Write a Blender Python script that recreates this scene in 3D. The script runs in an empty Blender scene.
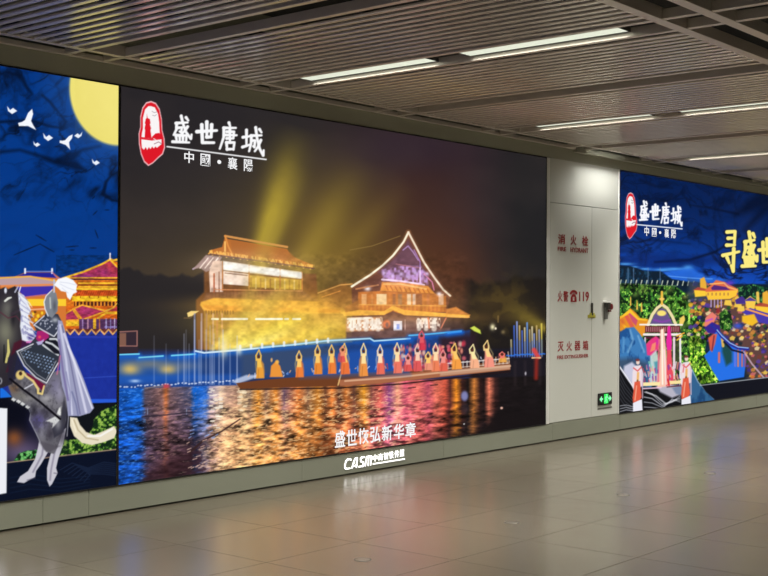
import bpy, bmesh, math
import numpy as np
from mathutils import Matrix, Vector

sc = bpy.context.scene
COL = sc.collection

# ================================================================ camera, world, exposure
cd = bpy.data.cameras.new('camera'); cam = bpy.data.objects.new('camera', cd); COL.objects.link(cam)
cd.sensor_width = 36.0; cd.lens = 56.39; cd.clip_start = .05; cd.clip_end = 100
R_ = Vector((0.64513379, -0.76405382, 0.00491525)); U_ = Vector((-0.00914819, -0.00129149, 0.99995732)); F_ = Vector((0.76401486, 0.64515122, 0.0078229))
cam.matrix_world = Matrix(((R_.x, U_.x, -F_.x, 0.0), (R_.y, U_.y, -F_.y, -6.7791), (R_.z, U_.z, -F_.z, 1.5), (0, 0, 0, 1)))
sc.camera = cam
w = bpy.data.worlds.new('world'); sc.world = w; w.use_nodes = True
w.node_tree.nodes['Background'].inputs[0].default_value = (.8, .85, .8, 1); w.node_tree.nodes['Background'].inputs[1].default_value = .05
sc.view_settings.view_transform = 'Standard'; sc.view_settings.look = 'None'
sc.view_settings.exposure = 0.0; sc.view_settings.gamma = 1.0; sc.view_settings.use_curve_mapping = False
LAMP_WATTS = 44.0
WASH_WATTS = 29.0
PRINT_GLOW = 1.0

# the corridor: the advertising wall is the plane y = 0, x runs along it, the hall is on the -y side
X_MIN, X_MAX, Y_MIN = -4.0, 21.0, -10.4
HC = 3.10                                  # underside of the metal ceiling
CH0, CHP, CHW = 4.722, 1.573, .31          # lamp channels between the ceiling panels: first, pitch, width
Y_PANEL0, Y_PANEL1, Y_PANEL2 = -.25, -3.52, -3.82
Z_BOT, Z_TOP = .195, 2.956

# ================================================================ helpers
def s2l(c):
    return tuple(((v/255.)/12.92 if v/255. <= .04045 else ((v/255.+.055)/1.055)**2.4) for v in c)
def mat(name, col, rough=.5, metal=0., spec=.5, emis=None, es=0.):
    m = bpy.data.materials.new(name); m.use_nodes = True; b = m.node_tree.nodes['Principled BSDF']
    b.inputs['Base Color'].default_value = (*col, 1); b.inputs['Roughness'].default_value = rough
    b.inputs['Metallic'].default_value = metal; b.inputs['Specular IOR Level'].default_value = spec
    if emis: b.inputs['Emission Color'].default_value = (*emis, 1); b.inputs['Emission Strength'].default_value = es
    return m
def noisy(m, scale=3., amt=.12, rough=0., stretch=(1, 1, 1)):
    nt = m.node_tree; b = nt.nodes['Principled BSDF']; c = b.inputs['Base Color'].default_value[:]
    tc = nt.nodes.new('ShaderNodeTexCoord'); mp = nt.nodes.new('ShaderNodeMapping'); n = nt.nodes.new('ShaderNodeTexNoise'); r = nt.nodes.new('ShaderNodeMapRange'); x = nt.nodes.new('ShaderNodeMix')
    mp.inputs['Scale'].default_value = stretch; n.inputs['Scale'].default_value = scale; n.inputs['Detail'].default_value = 5
    x.data_type = 'RGBA'; x.inputs[6].default_value = tuple(v*(1-amt) for v in c[:3])+(1,); x.inputs[7].default_value = tuple(min(1, v*(1+amt)) for v in c[:3])+(1,)
    nt.links.new(tc.outputs['Object'], mp.inputs[0]); nt.links.new(mp.outputs[0], n.inputs['Vector']); nt.links.new(n.outputs[0], x.inputs[0]); nt.links.new(x.outputs[2], b.inputs['Base Color'])
    if rough:
        r.inputs['To Min'].default_value = b.inputs['Roughness'].default_value-rough; r.inputs['To Max'].default_value = b.inputs['Roughness'].default_value+rough
        nt.links.new(n.outputs[0], r.inputs[0]); nt.links.new(r.outputs[0], b.inputs['Roughness'])
    return m
def bx(bm, x0, y0, z0, x1, y1, z1, bev=0.):
    vs = [bm.verts.new((x, y, z)) for x in (x0, x1) for y in (y0, y1) for z in (z0, z1)]
    fs = [bm.faces.new([vs[i] for i in f]) for f in ((0, 1, 3, 2), (4, 6, 7, 5), (0, 4, 5, 1), (2, 3, 7, 6), (0, 2, 6, 4), (1, 5, 7, 3))]
    if bev:
        es = list({e for f in fs for e in f.edges}); bmesh.ops.bevel(bm, geom=es, offset=bev, segments=2, affect='EDGES', profile=.5)
def cyl(bm, cx, cy, z0, z1, r, n=32, axis='Z', r2=None):
    r2 = r if r2 is None else r2
    P = lambda a, rr, t: {'Z': (cx+rr*math.cos(a), cy+rr*math.sin(a), t), 'Y': (cx+rr*math.cos(a), t, cy+rr*math.sin(a))}[axis]
    a = [bm.verts.new(P(2*math.pi*i/n, r, z0)) for i in range(n)]; b = [bm.verts.new(P(2*math.pi*i/n, r2, z1)) for i in range(n)]
    for i in range(n): bm.faces.new((a[i], a[(i+1) % n], b[(i+1) % n], b[i]))
    bm.faces.new(a[::-1]); bm.faces.new(b)
def prism(bm, pts, y0, y1):
    """outline in the wall plane (x, z) given depth y0..y1"""
    a = [bm.verts.new((x, y0, z)) for x, z in pts]; b = [bm.verts.new((x, y1, z)) for x, z in pts]; n = len(pts)
    bm.faces.new(a); bm.faces.new(b[::-1])
    for i in range(n): bm.faces.new((a[i], b[i], b[(i+1) % n], a[(i+1) % n]))
def stroke(bm, pts, wd, y0, y1):
    for (ax, az), (bx_, bz) in zip(pts[:-1], pts[1:]):
        t = math.atan2(bz-az, bx_-ax); P = []
        for i in range(7): a = t+math.pi/2+math.pi*i/6; P.append((ax+wd/2*math.cos(a), az+wd/2*math.sin(a)))
        for i in range(7): a = t-math.pi/2+math.pi*i/6; P.append((bx_+wd/2*math.cos(a), bz+wd/2*math.sin(a)))
        prism(bm, P, y0, y1)
def obj(name, bm, m, parent=None, smooth=False):
    bmesh.ops.recalc_face_normals(bm, faces=bm.faces[:])
    me = bpy.data.meshes.new(name); bm.to_mesh(me); bm.free(); me.materials.append(m)
    if smooth: me.polygons.foreach_set('use_smooth', [True]*len(me.polygons))
    o = bpy.data.objects.new(name, me); COL.objects.link(o)
    if parent:
        o.parent = parent
        me.transform(Matrix.Translation(-parent.location))
    return o
def box_obj(name, b, m, parent=None, bev=0.):
    bm = bmesh.new(); bx(bm, *b, bev); return obj(name, bm, m, parent)
def struct(o): o['kind'] = 'structure'; return o
def thing(name, label, cat, loc, group=None):
    o = bpy.data.objects.new(name, None); COL.objects.link(o); o.location = loc; o.empty_display_size = .1
    return tag(o, label, cat, group)
def tag(o, label, cat, group=None):
    o['label'] = label; o['category'] = cat
    if group: o['group'] = group
    return o
def text_obj(name, s, x0, z0, x1, z1, m, parent, y0=-.003, depth=.002, bold=.0, shear=0.):
    """lettering cut to fill the rectangle x0..x1, z0..z1 of the wall plane"""
    cu = bpy.data.curves.new(name, 'FONT'); cu.body = s; cu.size = 1; cu.offset = bold; cu.extrude = .5; cu.shear = shear; cu.resolution_u = 3
    t = bpy.data.objects.new(name, cu); COL.objects.link(t)
    dg = bpy.context.evaluated_depsgraph_get(); me = bpy.data.meshes.new_from_object(t.evaluated_get(dg)); bpy.data.objects.remove(t)
    v = np.array([q.co[:] for q in me.vertices]); a, b = v.min(0), v.max(0)
    sx, sy = (x1-x0)/(b[0]-a[0]), (z1-z0)/(b[1]-a[1])
    n = np.empty_like(v); n[:, 0] = x0+(v[:, 0]-a[0])*sx; n[:, 2] = z0+(v[:, 1]-a[1])*sy; n[:, 1] = np.where(v[:, 2] > 0, y0-depth, y0)
    n -= np.array(parent.location[:])
    me.vertices.foreach_set('co', n.ravel()); me.materials.clear(); me.materials.append(m); me.update()
    o = bpy.data.objects.new(name, me); COL.objects.link(o); o.parent = parent
    return o

# artboard coordinates of a point of the wall plane, and back
KX, KY, KD = (-1046.5023448, 245.1814542, 2.0442687), (704.0784973, 52.9690628, -275.2594310), (1.0, .17516008, .00179350)
def board(X, Z):
    d = KD[0]+KD[1]*X+KD[2]*Z
    return (KX[0]+KX[1]*X+KX[2]*Z)/d, (KY[0]+KY[1]*X+KY[2]*Z)/d
def wall_at(u, v):
    A = np.array([[KX[1]-u*KD[1], KX[2]-u*KD[2]], [KY[1]-v*KD[1], KY[2]-v*KD[2]]]); b = np.array([u*KD[0]-KX[0], v*KD[0]-KY[0]])
    return np.linalg.solve(A, b)
# ---------------------------------------------------------------- artwork painter
# Each lightbox print is painted on a fine grid of points of its own surface
# (one colour per point).  ax, ay are the artboard coordinates of every point.
class Art:
    def __init__(s, ax, ay):
        s.x, s.y = ax.ravel(), ay.ravel()
        s.c = np.zeros((s.x.size, 3))
        s.tab = np.random.RandomState(7).rand(512)
    def noise(s, fx, fy, seed=0, ox=None, oy=None):
        X = (s.x if ox is None else ox)*fx+seed*17.3; Y = (s.y if oy is None else oy)*fy+seed*9.1
        xi, yi = np.floor(X).astype(int), np.floor(Y).astype(int)
        u, v = X-xi, Y-yi; u = u*u*(3-2*u); v = v*v*(3-2*v)
        h = lambda a, b: s.tab[(a*73+b*151+(a*b % 7)*31+seed*13) % 509]
        return (h(xi, yi)*(1-u)+h(xi+1, yi)*u)*(1-v)+(h(xi, yi+1)*(1-u)+h(xi+1, yi+1)*u)*v
    def fbm(s, fx, fy, seed=0, n=4, ox=None, oy=None):
        t = 0; a = .5
        for k in range(n):
            t = t+a*s.noise(fx*2**k, fy*2**k, seed+k, ox, oy); a *= .5
        return t/(1-.5**n)
    def box(s, x0, y0, x1, y1):
        return np.nonzero((s.x > x0) & (s.x < x1) & (s.y > y0) & (s.y < y1))[0]
    def mix(s, idx, m, col, add=False):
        col = np.asarray(col, float)
        if col.max() > 1.5 or col.dtype.kind == 'i': col = col/255.
        m = m[:, None]
        if add: s.c[idx] += m*col
        else: s.c[idx] = s.c[idx]*(1-m)+col*m
    def poly(s, pts, col, a=1., soft=.5, add=False, tex=None):
        P = np.array(pts, float); m = soft*1.5+.1
        I = s.box(P[:, 0].min()-m, P[:, 1].min()-m, P[:, 0].max()+m, P[:, 1].max()+m)
        if not I.size: return
        x, y = s.x[I], s.y[I]; d = np.full(I.size, 1e9); ins = np.zeros(I.size, bool)
        for (x0, y0), (x1, y1) in zip(P, np.roll(P, -1, 0)):
            ex, ey = x1-x0, y1-y0; L = ex*ex+ey*ey+1e-9
            t = np.clip(((x-x0)*ex+(y-y0)*ey)/L, 0, 1)
            d = np.minimum(d, (x-x0-t*ex)**2+(y-y0-t*ey)**2)
            if y0 != y1: ins ^= ((y0 > y) != (y1 > y)) & (x < (x1-x0)*(y-y0)/(y1-y0)+x0)
        d = np.sqrt(d)*np.where(ins, 1, -1)
        k = np.clip(d/(2*soft)+.5, 0, 1)*a
        if tex is not None: k = k*tex[I]
        s.mix(I, k, col, add)
    def line(s, pts, w, col, a=1., soft=.45, add=False, tex=None):
        # pts (x, y) or (x, y, width)
        P = [(p[0], p[1], p[2] if len(p) > 2 else w) for p in pts]
        A = np.array(P, float); m = A[:, 2].max()/2+soft*2+.2
        I = s.box(A[:, 0].min()-m, A[:, 1].min()-m, A[:, 0].max()+m, A[:, 1].max()+m)
        if not I.size: return
        x, y = s.x[I], s.y[I]; k = np.zeros(I.size)
        for (x0, y0, w0), (x1, y1, w1) in zip(P[:-1], P[1:]):
            ex, ey = x1-x0, y1-y0; L = ex*ex+ey*ey+1e-9
            t = np.clip(((x-x0)*ex+(y-y0)*ey)/L, 0, 1)
            d = (w0+(w1-w0)*t)/2-np.hypot(x-x0-t*ex, y-y0-t*ey)
            k = np.maximum(k, np.clip(d/(2*soft)+.5, 0, 1))
        k = k*a
        if tex is not None: k = k*tex[I]
        s.mix(I, k, col, add)
    def ell(s, cx, cy, rx, ry, col, a=1., soft=.15, add=False):
        I = s.box(cx-rx*1.4-1, cy-ry*1.4-1, cx+rx*1.4+1, cy+ry*1.4+1)
        if not I.size: return
        r = np.hypot((s.x[I]-cx)/rx, (s.y[I]-cy)/ry)
        s.mix(I, np.clip((1-r)/(2*soft)+.5, 0, 1)*a, col, add)
    def glow(s, cx, cy, rx, ry, col, a=1., add=True):
        I = s.box(cx-rx*2.6, cy-ry*2.6, cx+rx*2.6, cy+ry*2.6)
        if not I.size: return
        s.mix(I, np.exp(-((s.x[I]-cx)/rx)**2-((s.y[I]-cy)/ry)**2)*a, col, add)
    def rect(s, x0, y0, x1, y1, col, a=1., soft=.4, sl=0.):
        s.poly([(x0, y0), (x1, y0+sl*(x1-x0)), (x1, y1+sl*(x1-x0)), (x0, y1)], col, a, soft)
    def brush(s, key, x0, y0, x1, y1, w, col, sl=0., a=1.):
        for st in BRUSH[key]:
            n = len(st); P = []
            for i, (u, v) in enumerate(st):
                f = 1.15 if i == 0 else (.8 if i == n-1 else 1.)
                X = x0+(x1-x0)*u/10
                P.append((X, y0+(y1-y0)*v/10+sl*(X-x0), w*f))
            s.line(P, w, col, a)
    def colour(s, bright=1.):
        c = np.clip(s.c, 0, 1)
        return np.where(c <= .04045, c/12.92, ((c+.055)/1.055)**2.4)*bright

BRUSH = {
 'sheng': [[(2.2,3.2),(7.5,2.5)],[(2.6,3.2),(2.4,5.4),(1.2,7.2)],[(2.9,4.7),(4.9,4.4),(4.6,6.1),(3.9,5.8)],[(4.6,.6),(5.4,3),(6.8,5.8),(9,7.8),(9.3,6.4)],[(7.5,3.9),(6.2,5.4),(4.9,6.6)],[(6.8,.9),(7.8,1.8)],[(2.2,7.2),(2.6,9.2)],[(2.2,7.2),(7,6.9),(6.8,9)],[(3.9,7.2),(4,9.2)],[(5.4,7.1),(5.4,9.2)],[(.7,9.5),(8.2,9.1)]],
 'shi': [[(.8,4.8),(9.4,3.6)],[(2.9,2),(3.2,8.8),(8.2,8.4)],[(5.1,.7),(5.1,6.4)],[(7.2,1.6),(7,6.3)],[(5.1,6.5),(7,6.3)]],
 'tang': [[(5.2,.2),(5.8,1.3)],[(2.4,2.2),(8.8,1.7)],[(2.6,2.2),(2.4,5.5),(.4,9.5)],[(4,3.4),(7.8,3.1),(7.5,5.4)],[(3,4.6),(9.2,4.2)],[(4,5.7),(7.4,5.4)],[(5.7,2.2),(5.7,6.9)],[(3.9,7.1),(4.2,9.6)],[(3.9,7.1),(8,6.8),(7.6,9.3)],[(4.2,9.4),(7.5,9.1)]],
 'cheng': [[(.4,4.2),(3.6,3.6)],[(2,1.6),(2,7)],[(.2,7.6),(3.6,6.5)],[(4,3.4),(8.8,2.9)],[(4.2,3.4),(4.1,6),(3.2,8.8)],[(4.5,5),(5.9,4.9),(5.6,7.2),(5,6.9)],[(6.2,.4),(6.8,4),(8,7.6),(9.6,9.8),(9.8,8)],[(8.5,4.6),(7.2,7),(5.8,8.6)],[(7.9,.9),(8.8,1.9)]],
 'xun': [[(2.8,.8),(7.2,.5),(6.8,3.6)],[(3.4,2.2),(6.6,2)],[(2.6,3.8),(7,3.6)],[(.5,6.2),(9.4,5)],[(6.5,4.4),(6.2,9.6),(5,8.3)],[(2.8,6.6),(4,7.8)]],
}

def emblem(A, x0, y0, x1, y1):
    """red oval seal with a white pagoda scene, in a white keyline"""
    T = lambda P: [(x0+(x1-x0)*u/100, y0+(y1-y0)*v/100) for u, v in P]
    oval = [(48,0),(66,3),(80,12),(88,28),(90,45),(98,58),(100,72),(92,82),(75,88),(55,96),(38,100),(22,94),(10,82),(3,66),(2,50),(8,40),(8,24),(16,10),(30,2)]
    S = lambda k: [(50+(u-50)*k, 50+(v-50)*(k+ (1-k)*.4)) for u, v in oval]
    A.poly(T(oval), (245,190,195), soft=.4); A.poly(T(S(.93)), (222,25,40), soft=.4)
    w = [(48,8),(62,10),(74,20),(78,32),(80,48),(84,56),(88,66),(76,70),(70,72),(64,70),(58,73),(52,70),(46,74),(40,71),(34,75),(28,71),(22,75),(14,72),(12,60),(14,50),(18,42),(18,26),(26,13),(38,8)]
    A.poly(T(w), (250,245,245), soft=.35)
    A.poly(T([(10,55),(40,57),(88,55),(88,59),(50,61),(12,59)]), (222,25,40), .9, soft=.3)
    A.poly(T([(52,55),(64,50),(78,49),(88,54),(88,58),(52,58)]), (222,25,40), soft=.3)
    A.poly(T([(33,20),(35,26),(44,28),(46,34),(44,36),(48,42),(46,45),(50,57),(24,57),(26,45),(24,42),(27,36),(25,34),(28,28),(32,26)]), (222,25,40), soft=.3)
    A.line(T([(58,58),(72,62),(86,60)]), .8, (250,245,245)); A.line(T([(60,66),(76,63),(88,66)]), .6, (110,40,60), .8)
    A.line(T([(52,16),(60,18),(68,17)]), .5, (120,110,120), .7); A.line(T([(54,22),(62,23),(68,21)]), .5, (120,110,120), .7)

def ink(A, seed, strength=.8, fx=.016, fy=.02, col=(6,14,34), lo=.05, mask=None):
    """marbled ink veins"""
    wx = A.x+60*(A.fbm(.012, .012, seed)-.5)*2; wy = A.y+50*(A.fbm(.013, .013, seed+5)-.5)*2
    n = A.fbm(fx, fy, seed+9, 5, wx, wy)
    v = np.clip(1-np.abs(n-.5)/lo, 0, 1)**1.5
    blot = np.clip((A.fbm(.02, .03, seed+3)-.52)*5, 0, 1)
    k = strength*v*(.25+.75*blot)
    if mask is not None: k = k*mask
    A.mix(np.arange(A.x.size), np.clip(k, 0, 1), col)

def bird(A, x, y, s, flip=1, t=0):
    R = lambda P: [(x+s*flip*(u*np.cos(t)-v*np.sin(t)), y+s*(u*np.sin(t)+v*np.cos(t))) for u, v in P]
    A.poly(R([(-9,1),(-5,0),(-2,-2),(1,-9),(5,-13),(6,-8),(4,-1),(6,3),(9,8),(5,6),(1,4),(-3,4),(-8,4)]), (245,248,255), soft=.4)

def tint(base, k): return tuple(min(255, c*k) for c in base)

# ------------------------------------------------------------ left print: horseman
def paint_horse(A):
    A.c[:] = np.array((6,56,132))/255.
    al = np.arange(A.x.size)
    A.mix(al, np.clip((A.y-60)/260, 0, 1)*.35, (10,72,166))
    A.mix(al, .35*A.fbm(.02, .05, 3), (4,46,120))
    ink(A, 11, 1., .022, .02, lo=.10, mask=np.clip((235-A.y)/60, .12, 1))
    ink(A, 14, 1., .045, .04, lo=.07, mask=np.clip((215-A.y)/50, .0, 1)); ink(A, 18, .9, .03, .05, lo=.05, mask=np.clip((240-A.y)/60, .15, 1))
    K = (5,18,44)
    A.line([(17,73,6),(22,78,5),(26,86,3),(32,94,2),(27,98,1)], 2, K, .8, 1.5)
    A.line([(42,95,2),(50,102,3),(58,112,2),(66,122,2),(62,128,2),(48,126,3),(30,120,2),(0,122,3)], 2, K, .75, 1.2)
    A.line([(0,152,3),(20,150,2),(40,156,3),(55,162,5),(75,165,8),(84,170,3)], 3, K, .8, 2)
    A.line([(58,160,6),(72,156,9),(82,150,3),(100,146,2)], 3, K, .75, 2)
    A.line([(0,140,2),(10,130,3),(20,126,6),(34,132,7),(30,142,3)], 3, K, .6, 2.5)
    A.line([(114,172,1),(106,182,3),(103,194,4),(112,200,3),(118,201,2)], 2, K, .8, 1)
    for a, b, c, d in [(36,235,46,241),(14,255,40,244),(40,244,54,252),(66,247,78,246),(95,230,98,238),(92,199,95,196),(93,215,97,211),(105,210,109,210),(90,248,96,248),(70,250,74,250)]:
        A.line([(a,b,.7),((a+c)/2,(b+d)/2,1.3),(c,d,.7)], 1, K, .75)
    for dx, dy in ((-3,-2),(2,-5),(5,4)): A.line([(84+dx,80+dy,1),(64,90,3),(52,100,1)], 1, K, .2, 2)
    # moon
    A.ell(119, 87, 60, 70, (60,100,170), .55, .45)
    A.ell(119, 88, 49.5, 57.5, (238,224,118), 1, .025)
    A.ell(122, 86, 40, 47, (246,232,132), .7, .4)
    A.mix(A.box(75, 40, 124, 140), .12*A.fbm(.09, .09, 5)[A.box(75, 40, 124, 140)], (205,185,80))
    # flock
    bird(A, 27, 122, 1.0); bird(A, 66, 142, .72, 1, .35)
    for x, y, f, s in ((11,110,1,1),(47,137,1,1),(79,135,-1,.8),(36,144,1,.7),(95,162,1,.8)):
        A.poly([(x-4*s*f,y-4*s),(x-1*s*f,y),(x+2*s*f,y-2*s),(x+6*s*f,y+1*s),(x+1*s*f,y+4*s),(x-3*s*f,y+1*s)], (240,245,255), soft=.4)
    # wall and pool behind
    A.rect(-400, 333, 130, 402, (30,52,160)); A.mix(A.box(-400,338,130,402), .4*A.fbm(.3,.25,8)[A.box(-400,338,130,402)], (18,32,120))
    A.line([(84,378),(119,376)], .8, (60,90,200), .6)
    A.rect(60, 399, 130, 404, (40,90,215))
    A.poly([(-400,390),(0,386),(12,396),(60,404),(130,402),(130,470),(-400,520)], (8,10,24))
    A.poly([(-400,386),(0,386),(6,391),(12,397),(0,398),(-400,402)], (25,110,225))
    A.glow(22, 452, 26, 16, (110,95,130), .8, False); A.glow(14, 438, 8, 8, (150,85,40), .8, False)
    # palace
    YL, OR, RD, MG = (252,206,54), (240,140,40), (206,70,34), (182,60,100)
    A.poly([(63,278),(90,270),(110,260),(119,262),(130,264),(130,336),(56,336),(56,300)], (226,128,34))
    A.poly([(64,278),(86,272),(104,264),(110,260.5),(119,268),(119,277.5)], MG); A.poly([(100,268),(110,262),(117,272),(98,276)], (196,70,60), .6, 2)
    A.glow(104, 272, 8, 5, (150,50,140), .7, False); A.glow(84, 277, 10, 3, (120,50,150), .7, False)
    A.line([(62,278.5),(84,271.5),(102,264),(110,259.5)], 1.8, YL); A.line([(110,259.5),(114,264),(119,268.5)], 1.6, YL)
    A.line([(110,259),(113,260.5),(120,259)], 2., YL); A.line([(110,253.5),(110,259)], 1.3, (240,240,250))
    A.rect(64, 277.2, 119, 278.3, YL)
    A.rect(62, 278.8, 119, 280, (60,25,50)); A.rect(76, 280, 119, 288, (214,120,38))
    for y in (282.4, 286): A.rect(78, y, 119, y+1.6, YL)
    A.rect(78, 284.6, 119, 285.4, (90,40,30)); A.rect(74, 288, 119, 290, (255,222,60)); A.rect(76, 290.3, 119, 295.6, (198,74,30))
    for x in np.arange(78, 120, 2.2): A.line([(x,295.5),(x+2,290.5)], .7, (240,130,50), .6)
    A.rect(72, 296.2, 119, 301.2, (255,220,48))
    for x in range(80, 120, 9): A.rect(x, 296, x+.8, 298, (150,80,20))
    A.rect(74, 301.6, 119, 306, (80,35,30))
    for x in np.arange(75, 118, 3.6): A.rect(x, 301.5, x+1.5, 306.5, (238,160,50))
    A.rect(60, 306, 119, 330, (222,112,34))
    A.poly([(74.5,308.5),(82,305.5),(105,311),(83,319)], MG); A.glow(86,311,7,4,(170,60,140),.6,False)
    A.line([(73,309),(82,305),(106,311),(82,320),(74,309)], 1.5, (253,190,60))
    A.poly([(62,316),(72,310),(79,319),(62,320)], MG); A.line([(60,317),(72.5,309.5),(80,320),(60,321)], 1.4, (253,190,60))
    A.line([(106,311,2),(113,308,1.5),(119,301,1)], 1.6, (250,205,80)); A.poly([(108,311),(119,306),(119,311)], (180,60,80))
    A.line([(98,318,2),(106,313,2),(119,313,3)], 2, YL); A.rect(62, 321, 80, 326, (255,214,54)); A.line([(80,327,2),(88,320,2)], 2, YL)
    A.rect(79, 319, 119, 330, (92,60,110))
    for x, w, c in ((82,1.2,(150,130,190)),(87,1.5,(190,150,180)),(93,3,YL),(99,1,(210,130,80)),(105.5,1.2,(170,170,225)),(110,1,(150,150,215)),(114,1,(190,190,230)),(117.5,1,(150,140,220))): A.rect(x, 318.5, x+w, 329, c)
    A.line([(105,327),(119,327)], 1, (150,150,230))
    A.rect(66, 329, 119, 334.5, (120,60,60))
    zz = []; x = 66.
    while x < 122: zz += [(x, 329.5), (x+4.2, 334.3)]; x += 8.5
    A.poly([(66,338)]+[(a,b) for a,b in zz]+[(119,338)], (40,58,168)); A.line(zz, 1.4, (250,200,120))
    I = A.box(56, 255, 120, 336); tp = A.fbm(.3, .6, 71, 3)[I]; A.c[I] *= (.62+.6*tp)[:, None]*np.array((1., .93, .9))
    # left hall behind the rider
    A.poly([(-400,280),(14,277),(26,272),(52,272),(60,278),(66,286),(66,330),(-400,340)], (214,120,52))
    A.poly([(17,276),(27,272.5),(52,272.5),(57,278)], (34,36,150)); A.line([(25,271.5),(52,271.5)], .9, (120,140,215))
    A.line([(25,269),(25,273)], 1.8, (240,242,255)); A.line([(52,269),(52,273)], 1.8, (240,242,255)); A.line([(52,272),(57,278),(66,279)], .9, (190,110,150))
    A.poly([(-400,279),(0,278),(30,276.5),(60,281),(56,286),(-400,288)], (188,158,162)); A.line([(-400,279),(0,278),(30,276.5),(60,281.5)], 1.6, (240,180,80))
    A.line([(-400,287),(0,286),(30,285.2),(54,284.6)], 1.8, (232,140,80)); A.poly([(15,287),(54,286),(52,290),(46,295),(24,297)], (62,50,170))
    A.line([(24,297.3),(46,294.6)], 1.2, (200,110,110)); A.rect(24, 299, 66, 306, (252,206,50)); A.rect(28, 306, 46, 309, (216,110,40)); A.line([(30,309.6),(46,308.8)], 1., (248,190,150))
    A.rect(28, 311, 47, 322, (200,120,30))
    for x, y, r in ((33,314,1.3),(38,316,1.5),(42,313,1.2),(36,320,1.4)): A.ell(x, y, r, r*1.3, (252,206,50), 1, .4)
    for x, y in ((31,317),(40,319),(44,317),(35,312)): A.ell(x, y, 1.4, 1.2, (90,50,30), .9, .4)
    # bushes
    g = A.fbm(.35, .4, 21, 3)
    def foliage(P, base=(70,120,40), hi=(150,185,80), dk=(18,42,22)):
        A.poly(P, dk, 1, .8); A.poly(P, base, 1, .8, tex=np.clip((g-.42)*7, 0, 1)); A.poly(P, hi, 1, .8, tex=np.clip((g-.56)*8, 0, 1))
    A.poly([(76,408),(119,402),(119,430),(76,436)], (14,18,24))
    foliage([(92,430),(94,420),(100,412),(108,408),(119,404),(119,452),(60,458),(64,440),(72,440),(84,438)])
    foliage([(14,461),(18,454),(26,451),(36,450),(44,452),(42,458),(26,461)], (50,130,60), (120,190,110))
    foliage([(50,452),(60,440),(72,442),(90,442),(90,453),(52,458)])
    # bottom strip
    A.poly([(-400,512),(8,462.5),(119,448.8),(130,447),(130,500),(-400,560)], (8,16,36))
    A.line([(-400,512),(8,462.5),(60,456),(119,449)], .9, (190,160,130), .9)
    for k in range(7): A.line([(60+k*4,470+k*2),(72+k*3,463+k*2),(88,468+k),(104,462+k*2),(118,464+k*2)], .7, (30,44,72), .8)
    for k in range(4): A.line([(10,478+k*5),(30,474+k*5),(60,479+k*4),(90,476+k*3)], .7, (18,32,58), .8)
    # horse body, quarters, legs
    HG, HD, HL = (104,102,110), (34,30,40), (200,198,208)
    A.poly([(-120,340),(0,384),(0,398),(-90,420)], HD); A.poly([(-120,300),(0,285),(0,384),(-120,380)], (46,42,48))
    A.poly([(66,372),(70,385),(70,410),(68,425),(64,436),(58,440),(60,420)], (34,34,46))
    A.poly([(40,436),(50,438),(48,452),(41,464),(36,471),(35,477),(29,480),(24,483),(17,482),(20,476.5),(28,471),(35,459),(38,447)], HL, 1, .5)
    A.poly([(66,428),(63,445),(58,459),(56,468),(57.5,473),(52,484),(49.5,486.5),(47,480),(47,468),(50,456),(53,446),(54,436)], HL, 1, .5)
    A.line([(44,440),(42,455),(33,472)], 1.6, (120,114,136), .7, .8); A.line([(59,438),(54,455),(51,470),(50,480)], 1.6, (120,114,136), .7, .8)
    A.line([(35,478),(27,480)], 1, (90,84,104), .6); A.line([(54,473),(57,473.5)], 1.2, (90,84,104), .6)
    A.poly([(6,380),(12,397),(18,402),(28,406),(31,412),(29,420),(34,430),(39,440),(46,452),(54,454),(58,446),(62,434),(66,420),(67,400),(66,380),(60,370),(40,376),(24,372)], HG, 1, .6)
    A.glow(38, 421, 8, 9, (74,66,130), .75, False); A.glow(48, 402, 14, 9, (138,136,140), .6, False); A.glow(56, 386, 8, 12, (128,122,160), .55, False)
    A.glow(22, 396, 9, 6, (120,118,108), .6, False); A.glow(14, 388, 5, 5, (120,84,50), .7, False); A.glow(62, 436, 5, 10, (58,54,66), .7, False)
    A.poly([(59,408),(62,406),(61,416),(56,415)], (235,236,232), .95, .6); A.poly([(46,421),(56,416),(60,420),(55,425),(52,428),(53,423)], (225,226,224), .9, .7)
    A.poly([(38,440),(50,444),(60,446),(50,452),(44,450)], (80,76,86), .7, 1); A.poly([(64,397),(67,412),(64,432),(54,438),(52,429),(60,420),(62,408)], (42,42,56), .75, .8)
    for x, y in ((13,399.5),(18,401.5),(22,404),(27,407)): A.poly([(x-2,y),(x,y-2),(x+3,y),(x+1,y+2)], (240,242,238), .9, .5)
    A.line([(12,398),(28,407),(30.5,413),(29.5,420),(36,433),(40,442)], .7, (180,182,190), .7)
    mn = A.fbm(.4, .3, 31, 3); A.poly([(6,380),(28,406),(34,430),(56,448),(66,420),(66,380)], (60,58,66), .5, 1, tex=np.clip((mn-.5)*5, 0, 1))
    for gx, gy, rx, ry, c, k in ((46,398,5,3,(176,174,176),.7),(60,392,4,9,(170,166,190),.6),(30,398,6,3,(160,158,156),.6),(34,410,3,7,(40,38,48),.8),(45,412,6,4,(50,46,60),.7),(50,434,4,7,(48,44,56),.7),(42,432,3,8,(150,148,160),.5),(58,424,3,6,(190,190,194),.5),(64,384,3,8,(40,38,50),.6),(40,392,5,2,(50,48,56),.7)): A.glow(gx, gy, rx, ry, c, k, False)
    A.line([(10,379),(24,390),(40,402),(60,419)], 2., (18,16,24))
    # head and chest
    A.poly([(-40,280),(0,289),(5,287),(8,289),(15,286),(19,291),(21,300),(23,316),(24,332),(21,346),(17,356),(14,372),(12,384),(2,388),(-40,392)], (44,40,48), 1, .6)
    A.glow(7, 308, 6, 9, (104,102,98), .9, False); A.glow(5, 332, 10, 16, (132,132,112), .9, False); A.glow(13, 318, 2.6, 9, (24,22,30), .7, False); A.glow(-14, 350, 16, 20, (80,78,76), .8, False)
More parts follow.
